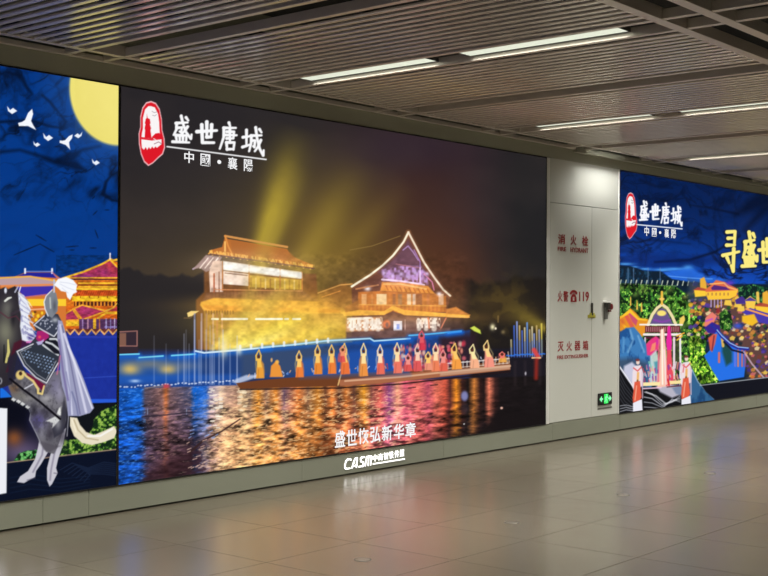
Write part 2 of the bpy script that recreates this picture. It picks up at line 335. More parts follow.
    A.line([(5,301,2),(8,298.5,2.4),(11,297.5,1.4)], 2, (222,224,216)); A.ell(5.5, 290.5, 1.3, 2.8, (225,228,240), 1, .4)
    A.line([(15,292,1.6),(18,286.5,1.4)], 1.5, (170,172,190)); A.line([(19,292,1.2),(20.5,287,1.2)], 1, (225,228,240))
    A.line([(0,312),(8,318),(16,316),(28,330)], 1.2, (88,46,60), .8); A.line([(12,314,3),(20,310,2),(24,318,2),(34,334,1)], 2, (60,50,60), .8)
    A.poly([(14,343),(24,338),(30,344),(16,351),(10,372),(6,372)], (76,20,40), .8, 1)
    A.line([(8,340,1.5),(8.5,352,3),(6,362,2.2)], 2, (206,196,120)); A.line([(4,345,1),(4,362,1.4)], 1, (20,24,22), .8)
    A.poly([(8,358),(16,352),(26,372),(14,380),(8,382)], (38,36,52), .9, 1); A.ell(0, 381, 2, 3, (210,214,220), .8, .4); A.ell(0, 381, 1, 2, (40,40,50), 1, .4)
    A.poly([(18,292),(24,295.5),(28,303),(31,310),(28,316),(30,325),(34,333),(37,338),(30,343),(22,340),(20,326),(21,315),(19,305)], (228,232,244), 1, .6)
    A.poly([(18,292),(37,338),(22,340)], (120,118,170), .6, 1, tex=np.clip((mn-.52)*7, 0, 1)); A.ell(31, 337, 3.5, 3, (60,50,130), .8, .5); A.line([(27,342),(36,341.5)], 2, (218,120,190), .9)
    for k in range(16):
        u = k/15.; A.line([(20+u*4,294+u*40,.6),(27+u*6+2*np.sin(k*2.3),300+u*38,1.1),(29+u*8+2.5*np.sin(k*1.7),305+u*36,.5)], 1, (250,252,255) if k % 2 else (150,150,190), .75)
    # rider
    A.poly([(33,324),(44,316),(46,313),(58,314),(62,322),(66,340),(64,356),(58,366),(47,383.5),(36,378),(24,366),(15,351),(30,343.5),(38,334)], (52,54,68), 1, .5)
    A.poly([(37,331),(48,330.5),(49,338),(41,344),(36,339)], (168,34,110), 1, .5); A.ell(39.5, 337, 1.4, 1.4, (230,80,90), 1, .5)
    A.poly([(36,342),(41,341),(44,339),(43,344),(38,345)], (190,190,230), .9, .5)
    A.poly([(34,325),(45,316.5),(56,315),(60,324),(58,333),(53,336),(44,330)], (58,64,82), 1, .4)
    A.line([(34,325),(44,331),(54,336.5),(58,331)], 1.1, (220,222,230)); A.line([(34,325),(44,316)], 1.2, (206,206,220))
    rs = np.random.RandomState(3)
    for k in range(26):
        x, y = 40+rs.rand()*18, 318+rs.rand()*12; A.ell(x, y, .7, .7, (176,180,196), .8, .5)
    A.glow(55, 320, 3.5, 2.5, (190,194,200), .8, False)
    A.poly([(48,338),(60,336),(66,346),(62,357),(52,352),(42,343)], (24,24,36), 1, .5)
    for p in ([(50,339),(56,339),(62,344)],[(46,342),(52,344),(61,351)],[(43,345),(48,349),(54,354.5),(58,355)]): A.line(p, 1.9, (206,210,214))
    A.poly([(17,352),(30,345.5),(42,346),(58,356),(56,364),(46.5,382),(36,376),(24,364)], (46,52,64), 1, .4)
    for i in range(11):
        for j in range(9):
            x = 22+i*3.1+j*1.0; y = 350+j*3.3+i*.9
            if y < 380 and x < 56 and (x-17)*.78+350 > y-1.5 and x+ (y-352)*.55 < 62: A.ell(x, y, .95, .8, tint((126,146,176), .6+rs.rand()*.8), .85, .5)
    A.line([(33,344),(17,351.5),(24,365.5),(36,377.5),(46.5,383),(58,363)], 1.1, (220,220,226)); A.line([(31,347),(20,352),(26,363.5),(37,374.5),(46,380),(56,361)], .7, (180,182,190), .8)
    A.poly([(26,372),(35,378),(45.5,385),(42,391),(36,384),(28,378)], (110,22,58), 1, .5)
    A.ell(20, 375, 4.3, 4.6, (222,196,120), 1, .2); A.ell(20.5, 373.5, 1.7, 2, (60,40,34), 1, .3)
    A.line([(23,372,2),(26,376,2),(33,381,2.2),(38,389,2.4),(38,393,2)], 2, (226,202,130)); A.line([(38,393,2),(42,394,2),(44,386,1.6)], 2, (226,202,130))
    A.line([(24,389),(33,384)], 1.3, (200,200,210)); A.line([(10,379),(24,390),(40,402),(60,419)], 2., (18,16,24))
    A.poly([(44,301),(47,295),(52,290.5),(56,293),(58,302),(57.5,311),(52,318),(47,315),(45,308)], (126,132,142), 1, .4)
    A.line([(52,290),(46,296),(44,302),(45,309),(48,316)], 1., (226,230,240)); A.line([(50,298),(50.5,308)], 1.5, (196,202,196), .8); A.glow(54.5, 306, 2, 6, (74,78,88), .7, False); A.line([(54,280),(54,292)], 1.6, (190,196,214))
    A.poly([(54,285),(58,279),(66,277),(73,280),(77,285),(76,290),(77,292),(73,294),(70,300),(67,297),(66,292),(61,291),(58,288)], (248,250,255), 1, .5)
    A.line([(60,284),(68,288),(74,290)], .6, (200,205,225), .8); A.line([(60,282),(68,283),(76,285)], .6, (200,205,225), .8); A.line([(62,288),(68,293)], .6, (200,205,225), .8)
    # cape and tail
    A.poly([(58,320),(62,321),(66,334),(70,348),(76,360),(84,380),(94,408),(90,413),(80,416),(68,416),(66,398),(62,386),(60,372),(60,354),(57,338)], (156,158,190), 1, .5)
    for a, b, c, w, k in (((60,325),(66,360),(72,414),2.2,(206,208,232)),((62,326),(70,360),(80,414),1.2,(108,106,146)),((64,334),(74,362),(86,412),2.4,(214,214,236)),((59,340),(63,372),(68,400),2,(120,110,160)),((68,346),(80,376),(92,408),1.6,(228,230,246)),((72,392),(76,404),(78,415),1.6,(116,120,160)),((66,372),(70,392),(70,414),1.2,(136,136,176))):
        A.line([a, b, c], w, k, .9, .6)
    A.line([(60,356),(57,374)], 1.6, (206,110,150), .7)
    A.line([(68.5,416),(67,436)], .8, (150,150,160))
    A.poly([(70,417),(77,418),(80,425),(86,432),(94,435),(106,430),(114,426),(117,431),(114,438),(104,442),(92,445),(82,443),(74,436),(70,426)], (232,222,196), 1, .5)
    A.line([(74,420),(78,430),(86,438),(98,440)], 1.2, (176,160,124), .8, .6); A.line([(88,436),(100,436),(112,429)], 1.8, (250,248,244), .9, .6); A.line([(72,420),(76,432)], 1, (255,246,220), .8)
    # blank white card in the corner
    A.poly([(-40,405),(7.2,408.5),(6.4,493),(-40,502)], (236,238,244)); 

# ------------------------------------------------------------ middle print: night show
def paint_show(A):
    al = np.arange(A.x.size); x, y = A.x, A.y
    A.c[:] = np.array((40,37,40))/255.
    A.mix(al, np.clip((y-150)/130, 0, 1)*np.clip((300-x)/120, 0, 1)*.8, (66,56,46))
    A.mix(al, np.clip((x-300)/110, 0, 1)*.7, (50,34,42))
    A.mix(al, np.exp(-((x-325)/85)**2-((y-235)/70)**2)*.9, (116,92,44))
    A.mix(al, np.exp(-((x-425)/55)**2-((y-250)/60)**2)*.55, (84,44,30))
    A.mix(al, np.exp(-((x-415)/40)**2-((y-190)/30)**2)*.6, (62,38,34))
    A.mix(al, np.clip((x-468)/50, 0, 1)*.75, (28,31,32))
    A.mix(al, np.exp(-((x-400)/60)**2-((y-150)/24)**2)*.5, (44,32,50))
    A.mix(al, .35*np.clip(A.fbm(.02, .03, 4)-.3, 0, 1), (80,66,60))
    # search-light beams
    for (x0, y0), (x1, y1), w0, w1, c, k in (((258,262),(294,140),10,24,(168,146,50),1.),((262,262),(300,176),8,12,(146,126,46),.7),((292,285),(356,170),11,26,(138,116,48),.8),((326,275),(400,190),9,20,(122,98,46),.7),((300,290),(345,230),12,18,(136,112,44),.6)):
        dx, dy = x1-x0, y1-y0; L = np.hypot(dx, dy)
        t = ((x-x0)*dx+(y-y0)*dy)/L/L; dd = np.abs((x-x0)*dy-(y-y0)*dx)/L
        w = w0+(w1-w0)*np.clip(t, 0, 1.2)
        m = np.exp(-(dd/w)**2*1.6)*np.clip((t+.15)/.2, 0, 1)*np.clip((1.12-t)/.75, 0, 1)*k
        A.mix(al, np.clip(m*(.75+.5*A.fbm(.03,.04,8)), 0, 1), c)
    A.mix(al, np.exp(-((x-320)/120)**2-((y-285)/42)**2)*.5, (132,100,42)); A.mix(al, np.exp(-((x-452)/34)**2-((y-282)/38)**2)*.5, (92,50,28))
    A.line([(350,250),(372,246),(400,236)], .7, (160,130,70), .7)
    # dark trees on the left and right banks
    tr = 262+18*A.fbm(.05, .02, 12)-8*np.clip((150-x)/40, 0, 1)+ (x>430)*16
    m = np.clip((y-tr)/3, 0, 1)*np.clip((212-x)/8, 0, 1); A.mix(al, m*.9, (38,35,38))
    A.mix(al, np.clip((y-270-14*A.fbm(.08,.02,2))/5, 0, 1)*np.clip((x-462)/10, 0, 1)*.85, (30,26,24))
    hz = A.fbm(.12, .12, 81, 3)
    for px, py, rx, ry in ((490,302,16,12),(508,294,16,10),(480,318,18,9),(510,314,14,10),(530,318,12,14)): A.glow(px, py, rx, ry, (74,58,32), .6, False)
    m = np.exp(-((x-505)/34)**2-((y-308)/26)**2)*np.clip((hz-.45)*5, 0, 1)*.5; A.mix(al, m, (96,78,36))
    # waterside base tones
    A.rect(112, 350, 560, 500, (36,44,84), 1, 2)
    A.poly([(112,356),(200,354),(270,348),(380,340),(440,334),(470,330),(470,372),(112,384)], (30,62,124), 1, 1)
    A.poly([(112,356),(200,354),(200,380),(112,384)], (30,84,172), .7, 4); A.poly([(240,352),(340,344),(340,370),(240,378)], (74,84,100), .55, 5); A.poly([(440,336),(470,332),(470,366),(440,370)], (60,44,62), .6, 3); A.poly([(470,350),(560,346),(560,420),(470,420)], (26,22,28), .92, 3)
    # left pavilion ------------------------------------------------------------
    A.poly([(196,300),(204,292),(204,270),(316,274),(318,300),(340,312),(352,340),(196,350)], (118,74,42), 1, 1)
    A.poly([(211,250),(222,247),(225,236.5),(228,239),(287,249),(291,256),(313,265),(312,268),(260,260),(208,254)], (190,110,48), 1, .5)
    rt = A.noise(.9, .25, 4)
    A.poly([(211,250),(314,265),(313,268),(208,254)], (252,180,80), 1, .6, tex=np.clip((rt-.3)*3, 0, 1))
    A.poly([(230,240),(286,249.5),(300,262),(232,252)], (176,104,50), .9, 1)
    A.line([(225,236),(287,247)], 2.2, (214,148,80)); A.line([(225,236),(228,246),(232,254)], 1.6, (232,150,70), .9); A.line([(225,242),(225,251)], 1.8, (252,190,100))
    for k in range(15): A.line([(210+k*7,251+k*.98),(212.5+k*7,255+k*.98)], 1.6, (255,196,96), .85)
    A.line([(210,254),(314,268.5)], 1.2, (96,62,60)); A.line([(211,256.5),(206,262),(193,269)], 1.5, (190,170,196))
    A.poly([(206,255),(222,257),(216,268),(206,272),(200,268),(193,269)], (170,142,140), .9, .6)
    for k in range(3): A.line([(208+k*5,258),(200+k*5,268)], 1.2, (246,226,216))
    A.poly([(209,272),(213,261),(222,261),(223,292),(210,292)], (238,206,188), 1, .6)
    A.line([(214,274),(214,292)], 1.6, (176,92,60)); A.line([(219,272),(219,292)], 1, (150,100,80))
    A.poly([(223,261),(302,272),(302,279),(223,270)], (255,250,244), 1, .6); A.poly([(223,271),(249,274),(249,286),(223,284)], (250,228,214), 1, .5)
    A.line([(225,273),(247,275.5)], 1.1, (110,74,60), .8); A.poly([(249,275),(302,280),(302,290),(249,287)], (214,170,66), 1, .8)
    for k in range(11): A.line([(251+k*4.8,278+k*.3),(251+k*4.8,288+k*.2)], 1.3, ((255,222,150) if k % 2 else (160,110,50)), .8)
    for px in (222.5, 249, 280, 302): A.line([(px,262+(px-222)*.13),(px,290)], 1.3, (196,120,64))
    A.poly([(206,293),(302,290),(316,300),(202,303)], (128,84,58), 1, .8)
    for k in range(26): A.line([(212+k*3.6,288+(k*.1)),(212+k*3.6,297)], .7, (104,62,48), .6)
    A.line([(214,289.5),(302,291)], 1, (230,150,100), .8)
    A.poly([(201,302),(214,298),(330,302),(352,312),(340,315),(204,311),(200,305)], (240,176,66), 1, .8)
    A.poly([(203,305),(340,309),(340,313),(206,312)], (224,140,50), .8, 1); A.line([(203,308),(214,312),(232,314)], 1.4, (250,180,80), .8)
    A.poly([(204,311),(346,314),(352,342),(204,350)], (170,124,56), 1, 1)
    for k in range(11): A.line([(206+k*2.7,311),(206+k*2.7,314)], .9, (110,70,40))
    A.poly([(187,313),(191,311),(199,311),(192,316),(188,317)], (250,220,140), 1, .5); A.line([(184,318),(190,318),(197,313)], .8, (110,84,60))
    for px, c in ((194.5,(130,140,200)),(201.5,(190,170,190)),(206.5,(160,120,110)),(213,(226,180,160)),(217,(180,110,80)),(222,(236,170,130))): A.line([(px,314),(px,352)], 1.5, c, .8, .7)
    for a, b in ((212,218),(222,247),(256,282),(285,288),(293,300)): A.line([(a,319),(b,319)], 1.9, (255,252,232))
    A.poly([(318,292),(345,283),(352,288),(356,312),(318,306)], (150,98,46), .8, 2); A.line([(318,293),(340,285),(352,284)], 1.2, (236,170,90), .8); A.line([(322,297),(340,291)], 1, (230,150,70), .8)
    # great yellow rays over its lower floors
    for (x0, y0), (x1, y1), w, c, k in (((220,352),(320,306),13,(246,214,70),.85),((225,350),(300,284),9,(226,188,70),.6),((250,350),(352,322),9,(238,200,66),.8),((212,350),(262,300),5,(246,220,90),.6),((300,346),(362,330),8,(214,176,60),.7)):
        dx, dy = x1-x0, y1-y0; L = np.hypot(dx, dy); t = ((x-x0)*dx+(y-y0)*dy)/L/L; dd = np.abs((x-x0)*dy-(y-y0)*dx)/L
        m = np.exp(-(dd/(w*(.5+.6*np.clip(t, 0, 1))))**2)*np.clip((t+.1)/.15, 0, 1)*np.clip((1.15-t)/.5, 0, 1)*k
        A.mix(al, m*(y < 353-(x-200)*.075), c)
    A.glow(240, 338, 26, 9, (255,236,110), .8, False); A.glow(300, 336, 30, 7, (240,208,80), .7, False); A.glow(262, 300, 45, 7, (240,184,80), .35, False)
    for a, b in ((222,247),(256,282)): A.line([(a,319),(b,319)], 1.6, (255,252,232), .8)
    # right pavilion -----------------------------------------------------------
    G = [(408.3,232.3),(403.5,242),(393,255.5),(382.5,265.5),(370,275),(351.7,286.5)]
    H = [(408.3,232.3),(416,247),(424,262.5),(434.5,278),(443,289.5),(450.2,295.8)]
    A.poly(G[::-1]+H[1:]+[(446,316),(352,316)], (110,66,50), 1, .6)
    A.line(G[::-1], 4, (200,140,80), .4, 1.5); A.line(H, 4, (190,120,80), .4, 1.5); A.line(G[::-1], 2., (255,244,216)); A.line(H, 1.8, (250,232,206))
    A.poly([(408,240),(420,262),(428,278),(390,278),(378,272),(396,256)], (112,76,92), .9, 2)
    rp = A.noise(.5, .4, 15)
    A.poly([(382,270),(400,266),(420,266),(428,276),(428,286),(383,281)], (206,160,226), .9, 1.2, tex=np.clip(rp*1.6-.2, 0, 1))
    A.line([(403,250),(408,246),(413,252),(418,260)], 1.1, (200,160,220), .8); A.line([(396,264),(420,268)], .9, (190,120,130), .8); A.line([(414,250),(420,262),(420,270)], 1., (186,140,220), .8)
    A.line([(382,279.5),(400,281),(424,285)], 1.8, (255,226,246)); A.line([(420,268),(420,284)], 1.3, (240,210,246)); A.line([(424,274),(432,282),(434,290)], 1.1, (240,140,180), .9)
    for px, py in ((384,273),(392,276),(401,274),(408,277),(415,273),(427,274)): A.glow(px, py, 2, 2, (230,200,250), .8, False)
    A.poly([(382,282),(400,282),(428,286),(435,294),(380,291)], (236,150,62), 1, .7); A.line([(384,284),(400,284),(426,289)], 1.4, (255,200,110), .9)
    for k in range(10): A.line([(386+k*4.6,286+k*.4),(388+k*4.6,290+k*.4)], 1.3, (176,90,40), .7)
    A.poly([(358,292),(380,291),(436,294),(446,296),(446,312),(358,314)], (196,112,52), 1, .7)
    for px, w, c in ((364,5,(236,176,120)),(372,2,(206,130,70)),(381.5,10,(246,222,176)),(394,3,(150,90,60)),(400,4,(150,110,80)),(409,4,(240,220,190)),(414,3,(220,200,190)),(419,6,(130,76,54)),(428,3,(206,120,70)),(441,5,(232,190,160))): A.rect(px-w/2, 294, px+w/2, 305, c, .9, .6)
    for k in range(22): A.line([(359+k*4,305),(359+k*4,311)], .8, (230,150,60), .7)
    A.line([(358,304.5),(446,306)], 1, (240,170,80), .8)
    A.glow(367.5, 288.5, 3, 2.4, (255,250,255), .9, False); A.glow(439, 294, 2.4, 2, (255,246,255), .9, False)
    A.line([(356,289),(378,285)], 1.6, (210,140,90), .8); A.poly([(344,308),(358,300),(360,312),(346,314)], (170,100,50), .8, 1)
    A.poly([(342,313),(358,310),(384,311),(393,305.5),(404,310),(430,312),(470,315),(468,318),(430,316.5),(404,315),(393,310),(384,315),(344,316)], (252,184,72), 1, .5)
    A.poly([(446,309),(456,307),(470,315),(446,314)], (226,140,66), .9, .8); A.line([(448,316),(469,317)], 1.4, (255,180,90))
    A.poly([(352,316),(384,315.5),(393,311),(404,316),(446,317),(440,334),(352,338)], (92,58,52), 1, .6)
    A.poly([(346,318),(352,317),(382,317),(384,331),(346,332)], (206,150,110), .9, 1)
    rw = A.noise(.7, .5, 25)
    A.poly([(347,318),(382,317),(383,329),(347,330)], (255,240,224), 1, .7, tex=np.clip((rw-.35)*4, 0, 1)); A.line([(348,319),(371,318)], 2, (255,252,245))
    A.poly([(416,318),(440,317.5),(440,328),(417,328)], (252,230,214), 1, .7, tex=np.clip((rw-.3)*4, 0, 1)); A.line([(428,318),(429,328)], 1.6, (220,110,70)); A.line([(446,318),(440,330)], 1.2, (214,120,90))
    A.ell(386.5, 324, 3.8, 4, (228,100,50), 1, .3); A.ell(387, 325, 1.6, 2.5, (120,70,60), 1, .4); A.rect(393.5, 321, 402, 331, (232,238,255)); A.rect(396.5, 324, 399.5, 329, (120,150,230)); A.line([(405,320),(405,334)], 1, (190,150,140))
    A.poly([(346,332),(450,328),(450,334),(392,339),(372,338),(346,341)], (110,80,76), .9, 1)
    for gx, gy, rx, ry, c, k in ((262,268,55,14,(255,210,150),.30),(265,306,70,8,(255,190,80),.45),(250,322,60,14,(255,214,90),.35),(405,302,48,10,(255,190,110),.32),(404,282,26,8,(230,180,230),.22),(410,318,60,5,(255,180,100),.3),(404,324,44,6,(250,214,190),.3),(310,306,30,12,(240,170,70),.35),(236,262,30,10,(255,220,190),.22)):
        A.glow(gx, gy, rx, ry, c, k, False)
    for (x0, y0), (x1, y1), w, c, k in (((232,352),(292,165),14,(206,178,76),.42),((240,352),(336,205),13,(196,164,70),.36),((226,352),(318,312),8,(252,226,96),.75),((222,352),(300,330),5,(255,238,130),.8),((228,350),(282,285),6,(240,208,96),.5),((262,350),(362,306),8,(238,200,84),.6),((290,348),(350,318),5,(246,214,100),.5)):
        dx, dy = x1-x0, y1-y0; L = np.hypot(dx, dy); t = ((x-x0)*dx+(y-y0)*dy)/L/L; dd = np.abs((x-x0)*dy-(y-y0)*dx)/L
        m = np.exp(-(dd/(w*(.35+.75*np.clip(t, 0, 1))))**2)*np.clip((t+.05)/.1, 0, 1)*np.clip((1.05-t)/.6, 0, 1)*k
        A.mix(al, m*(y < 353-(x-200)*.075), c)
    A.poly([(223,262),(302,273),(302,278),(223,269)], (255,252,244), .75, .7)
    for a, b in ((222,247),(256,282),(285,288),(293,300)): A.line([(a,319),(b,319)], 1.8, (255,252,232), .8)
    tx = A.fbm(.22, .3, 61, 2); bm_ = np.clip((x-200)/8, 0, 1)*np.clip((470-x)/6, 0, 1)*np.clip((y-250)/10, 0, 1)*np.clip((350-y)/4, 0, 1)
    A.c *= (1+(tx-.5)*.3*bm_)[:, None]
    for px, w0 in ((352,5),(359,4),(366,5),(373,3),(378,5),(419,4),(426,4),(434,5)): A.line([(px,320.5),(px,329)], w0, (255,246,232), .65, .8)
    # quay edge lights
    C = (120,220,252); W = (214,240,255)
    def neon(P, w=1.4, c=C, g=(20,110,230)):
        A.line([(a,b+1.6) for a, b in P], w+4, g, .5, 2); A.line(P, w, c)
    neon([(118.5,354.6),(139,354)]); neon([(139,357.6),(163,356)]); neon([(171.5,355.6),(195.5,354)]); neon([(195.5,351),(204,352.8),(240,350),(270,347)], 1.6, W)
    neon([(262,347.5),(291,345),(326,340.8),(370,338.5),(374,341),(410,338.5)], 1.5, (180,226,250)); neon([(409,335.5),(430,334),(461,331)], 1.4, (90,190,250)); neon([(448,333),(461,331.5)], 1.6, (60,150,240))
    for k in range(9): A.line([(240+k*11,349-k*.9),(240+k*11,346-k*.9)], 2.4, (240,248,255), .8)
    # far left huts, lamps
    A.poly([(118,331),(138,330),(138,353),(118,354)], (52,40,50)); A.line([(118,332),(137,331),(137,346),(118,346)], .9, (176,120,110)); A.rect(119, 333, 126, 346, (150,104,84), .8)
    for px, py, rx, ry in ((130,369,10,6),(168,369,9,5)): A.glow(px, py, rx, ry, (214,184,104), .95, False)
    A.glow(150, 364, 18, 5, (150,140,110), .6, False); A.glow(185, 366, 16, 5, (130,130,130), .5, False)
    A.poly([(112,376),(240,374),(240,388),(112,392)], (30,90,190), .55, 2)
    # spray columns
    for px, t, k in ((154,336,.3),(166,344,.3),(184,334,.6),(186,330,.3),(194.5,320,.7),(201,322,.5),(206,330,.5),(210,326,.5),(214,334,.5),(219,338,.6),(223,330,.8),(230,344,.5),(237,336,.7),(212,345,.7),(199,340,.5),(189,344,.4),(178,350,.4)):
        A.line([(px,t,.8),(px,384,1.6)], 1.2, (205,214,244), k*.75, .6)
    A.glow(224, 348, 4, 9, (255,246,200), .7, False); A.glow(239, 350, 3, 5, (255,250,220), .7, False)
    rs = np.random.RandomState(11)
    # water --------------------------------------------------------------------
    wl = 385-(x-118)*.027*(x < 240)
    base = np.zeros((x.size, 3)); 
    stops = [(112,(16,78,176)),(141,(20,92,190)),(145,(88,76,92)),(162,(120,84,80)),(166,(196,110,60)),(170,(112,84,88)),(190,(74,78,110)),(194,(20,98,200)),(206,(40,100,196)),(210,(150,140,170)),(220,(226,196,176)),(226,(200,160,140)),(236,(170,130,110)),(242,(214,180,140)),(250,(120,96,84)),(258,(220,140,50)),(266,(150,110,90)),(276,(214,130,50)),(284,(120,90,110)),(298,(222,124,60)),(308,(130,92,70)),(318,(214,134,50)),(325,(130,80,54)),(332,(226,130,60)),(339,(90,56,44)),(346,(206,118,54)),(354,(104,64,50)),(364,(240,160,50)),(371,(140,80,70)),(380,(228,104,90)),(389,(150,76,130)),(397,(230,150,120)),(405,(206,90,110)),(418,(228,110,100)),(428,(190,80,100)),(436,(220,110,90)),(445,(190,80,60)),(450,(80,40,36)),(456,(236,140,40)),(462,(60,32,28)),(468,(26,20,20)),(474,(214,130,60)),(480,(50,28,26)),(484,(34,22,22)),(489,(224,120,90)),(495,(60,34,32)),(500,(26,20,22)),(560,(20,17,19))]
    wob = (A.fbm(.12, .5, 40, 3)-.5)*np.clip((y-385)/12, 0, 5)
    xs = np.array([s[0] for s in stops]); cs = np.array([s[1] for s in stops], float)/255.
    for k in range(3): base[:, k] = np.interp(x+wob*1.6, xs, cs[:, k])
    far = np.clip((y-395)/45, 0, 1)
    # broad tones of the near water
    st2 = [(112,(14,70,160)),(138,(24,60,130)),(148,(52,40,60)),(170,(74,48,56)),(196,(66,42,48)),(206,(150,108,92)),(225,(214,158,104)),(270,(220,150,84)),(305,(206,132,62)),(325,(130,72,38)),(345,(190,100,64)),(380,(206,104,110)),(420,(206,96,120)),(440,(190,80,80)),(462,(60,30,30)),(480,(24,18,20)),(560,(18,15,18))]
    xs2 = np.array([s[0] for s in st2]); cs2 = np.array([s[1] for s in st2], float)/255.
    b2 = np.stack([np.interp(x+wob*2-np.clip(y-400, 0, 80)*(x > 400)*-.75, xs2, cs2[:, k]) for k in range(3)], 1)
    cut = np.clip((x-(214-(y-425)*.35))/14, 0, 1)*(x < 330)+1.*(x >= 330)
    base = base*(1-far[:, None]*.75)+b2*far[:, None]*.75
    rip = A.fbm(.12, .36, 50, 4, x+ (y-400)*.7, y); rip2 = A.fbm(.30, .85, 57, 3, x+(y-400)*.9, y)
    lum = 1+(rip-.5)*2.2*np.clip((y-388)/30, .25, 1)+(rip2-.5)*.5
    base = base*lum[:, None]
    hi = np.clip((rip2-.56)*9, 0, 1)*np.clip((y-384)/14, 0, 1)*np.clip((440-x)/60, 0, 1)*np.clip((x-196)/24, 0, 1)
    base = base*(1-.55*hi[:, None])+np.array((1,.85,.62))*.55*hi[:, None]
    hib = np.clip((rip2-.62)*7, 0, 1)*(x < 200); base = base*(1-.4*hib[:, None])+np.where((x < 146)[:, None], np.array((.45,.7,.98)), np.array((.7,.55,.5)))*.4*hib[:, None]
    bk = np.clip((x-(142+(470-y)*.1))/8, 0, 1)*np.clip((206+(452-y)*.35+8*(rip-.5)*8-x)/9, 0, 1)*np.clip((y-(462-(x-150)*.55))/14, 0, 1); base = base*(1-.75*bk[:, None])+np.array((46,24,30))/255.*.75*bk[:, None]
    wm = np.clip((y-(388-(x-118)*.03))/1.5, 0, 1)[:, None]
    A.c = A.c*(1-wm)+base*wm
    dk = np.clip((x-(500-np.clip(y-395, 0, 90)*.75))/12, 0, 1)*np.clip((y-395)/20, 0, 1); keep = np.exp(-((x-474-wob)/4)**2)*np.clip((424-y)/8, 0, 1)+np.exp(-((x-490-wob)/5)**2)*np.clip((418-y)/8, 0, 1)+np.exp(-((x-456-wob)/5)**2)*np.clip((436-y)/8, 0, 1)
    A.mix(al, np.clip(dk-keep, 0, 1)*.93, (22,17,19))
    A.glow(324, 444, 13, 14, (78,38,18), .5, False)
    # white foam dots and debris
    for k in range(34):
        px = 120+k*3.4+rs.rand()*1.5; A.ell(px, 386.5-k*.2+rs.rand()*1.6, .8+rs.rand()*.6, .7, (225,235,255), .85, .5)
    A.poly([(236,379),(246,375),(262,375),(238,384),(232,382)], (206,216,240), .8, 1)
    A.glow(135, 381, 5, 1.6, (200,225,255), .8, False); A.ell(166, 386, 4, 2, (226,70,70), .8, .5); A.line([(145,388),(163,386)], 1.3, (120,110,120))
    for px in (147.5, 186.5): A.line([(px,409,.8),(px,414,1)], 1, (150,160,190), .8)
    A.line([(142,417),(165,415),(192,412)], 1.4, (44,38,52), .8); A.line([(190,452,2.4),(204,440,2),(222,431,1.6),(240,419,1.4)], 2, (54,34,34), .85)
    for a, b in ((256,403),(262,403),(268,402.5),(294,400),(300,400),(322,397.5),(328,397),(352,394.5),(357,394),(376,390),(380,391),(410,388),(414,387.5),(432,385.5),(436,385),(462,382)): A.line([(a-1.4,b),(a+1.4,b-.3)], 1, (50,30,30), .9)
    for k in range(40):
        px, py = 186+rs.rand()*30, 424+rs.rand()*46; 
        A.line([(px,py),(px+2+rs.rand()*2,py-1.2)], .8, ((150,180,240) if py < 440 else (236,196,176)), .8)
    for k in range(26): px = 216+rs.randn()*3; py = 388+rs.rand()*40; A.line([(px-1.5,py),(px+1.5,py)], 1.2, (255,244,226), .8)
    for k in range(18): px = 241+rs.randn()*2.4; py = 390+rs.rand()*26; A.line([(px-1.5,py),(px+1.5,py)], 1.1, (255,236,200), .75)
    # stage barge --------------------------------------------------------------
    A.poly([(236,383),(262,380),(320,375),(380,372),(440,366),(509.6,361),(510,370),(440,377),(380,383.5),(338,386),(300,387),(240,389)], (112,62,34), 1, .5)
    A.poly([(338,380),(380,376),(440,370),(510,364.5),(510,369.5),(440,377),(380,383.5),(340,386)], (170,104,72), 1, .6); A.line([(345,381),(400,377),(450,371.5),(510,366)], 1.8, (224,176,140), .9); A.poly([(440,371),(510,364.5),(510,369),(440,376)], (212,176,150), .6, .8)
    A.line([(338,385),(341,374)], 1.2, (232,190,120)); A.line([(240,389.5),(338,388),(400,384),(510,371.5)], 1.4, (36,20,22), .9)
    A.poly([(300,360),(340,352),(372,348),(410,348),(410,375),(300,378)], (34,96,200), .5, 3)
    for k in range(60):
        px = 240+rs.rand()*265; yb = 380-(px-240)*.068; c = [(230,235,255),(120,170,250),(190,60,70),(250,190,140),(40,70,160)][rs.randint(5)]
        A.line([(px,yb-rs.rand()*7),(px+rs.rand()*2,yb-1-rs.rand()*5)], 1, c, .8)
    A.poly([(440,338),(476,334),(476,366),(440,370)], (46,30,40), .9, 3)
    for k in range(150):
        px = 394+rs.rand()*70; py = 370-(px-400)*.07-rs.rand()**1.3*24; A.ell(px, py, .8+rs.rand()*1.3, 1.+rs.rand()*2, [(232,110,120),(246,160,130),(210,60,80),(250,210,190),(170,70,120),(120,50,60)][rs.randint(6)], .75, .5)
    for k in range(14): A.line([(455+k*4,362-k*.3),(455+k*4,368-k*.35)], .9, (236,232,224), .8)
    A.line([(440,364),(509,358.5)], 1.1, (240,232,226), .9); A.line([(440,369),(509,363)], .9, (236,214,200), .8)
    def dancer(px, t, b, c1, c2, lean=0, w=3.2):
        h = b-t; sg = 1 if int(px) % 3 else -1; w = w*1.12
        A.poly([(px+sg*2+lean,t+h*.32),(px+sg*4.2,t+h*.5),(px+sg*5,t+h*.8),(px+sg*4.6,b),(px,b),(px,t+h*.4)], tint(c2, .96), .8, .8)
        A.line([(px-sg*2+lean,t+h*.2),(px-sg*3.8,t+h*.5),(px-sg*3,t+h*.78)], 1., tint(c1, 1.05), .55, .8)
        A.poly([(px-1+lean,t+h*.36),(px+1.6+lean,t+h*.34),(px+w,t+h*.7),(px+w+1,b),(px-w,b+.4),(px-w*.8,t+h*.66)], c2, 1, .5)
        A.poly([(px-1.6+lean,t+h*.3),(px+1.8+lean,t+h*.3),(px+2.4,t+h*.62),(px-2.2,t+h*.62)], c1, 1, .5)
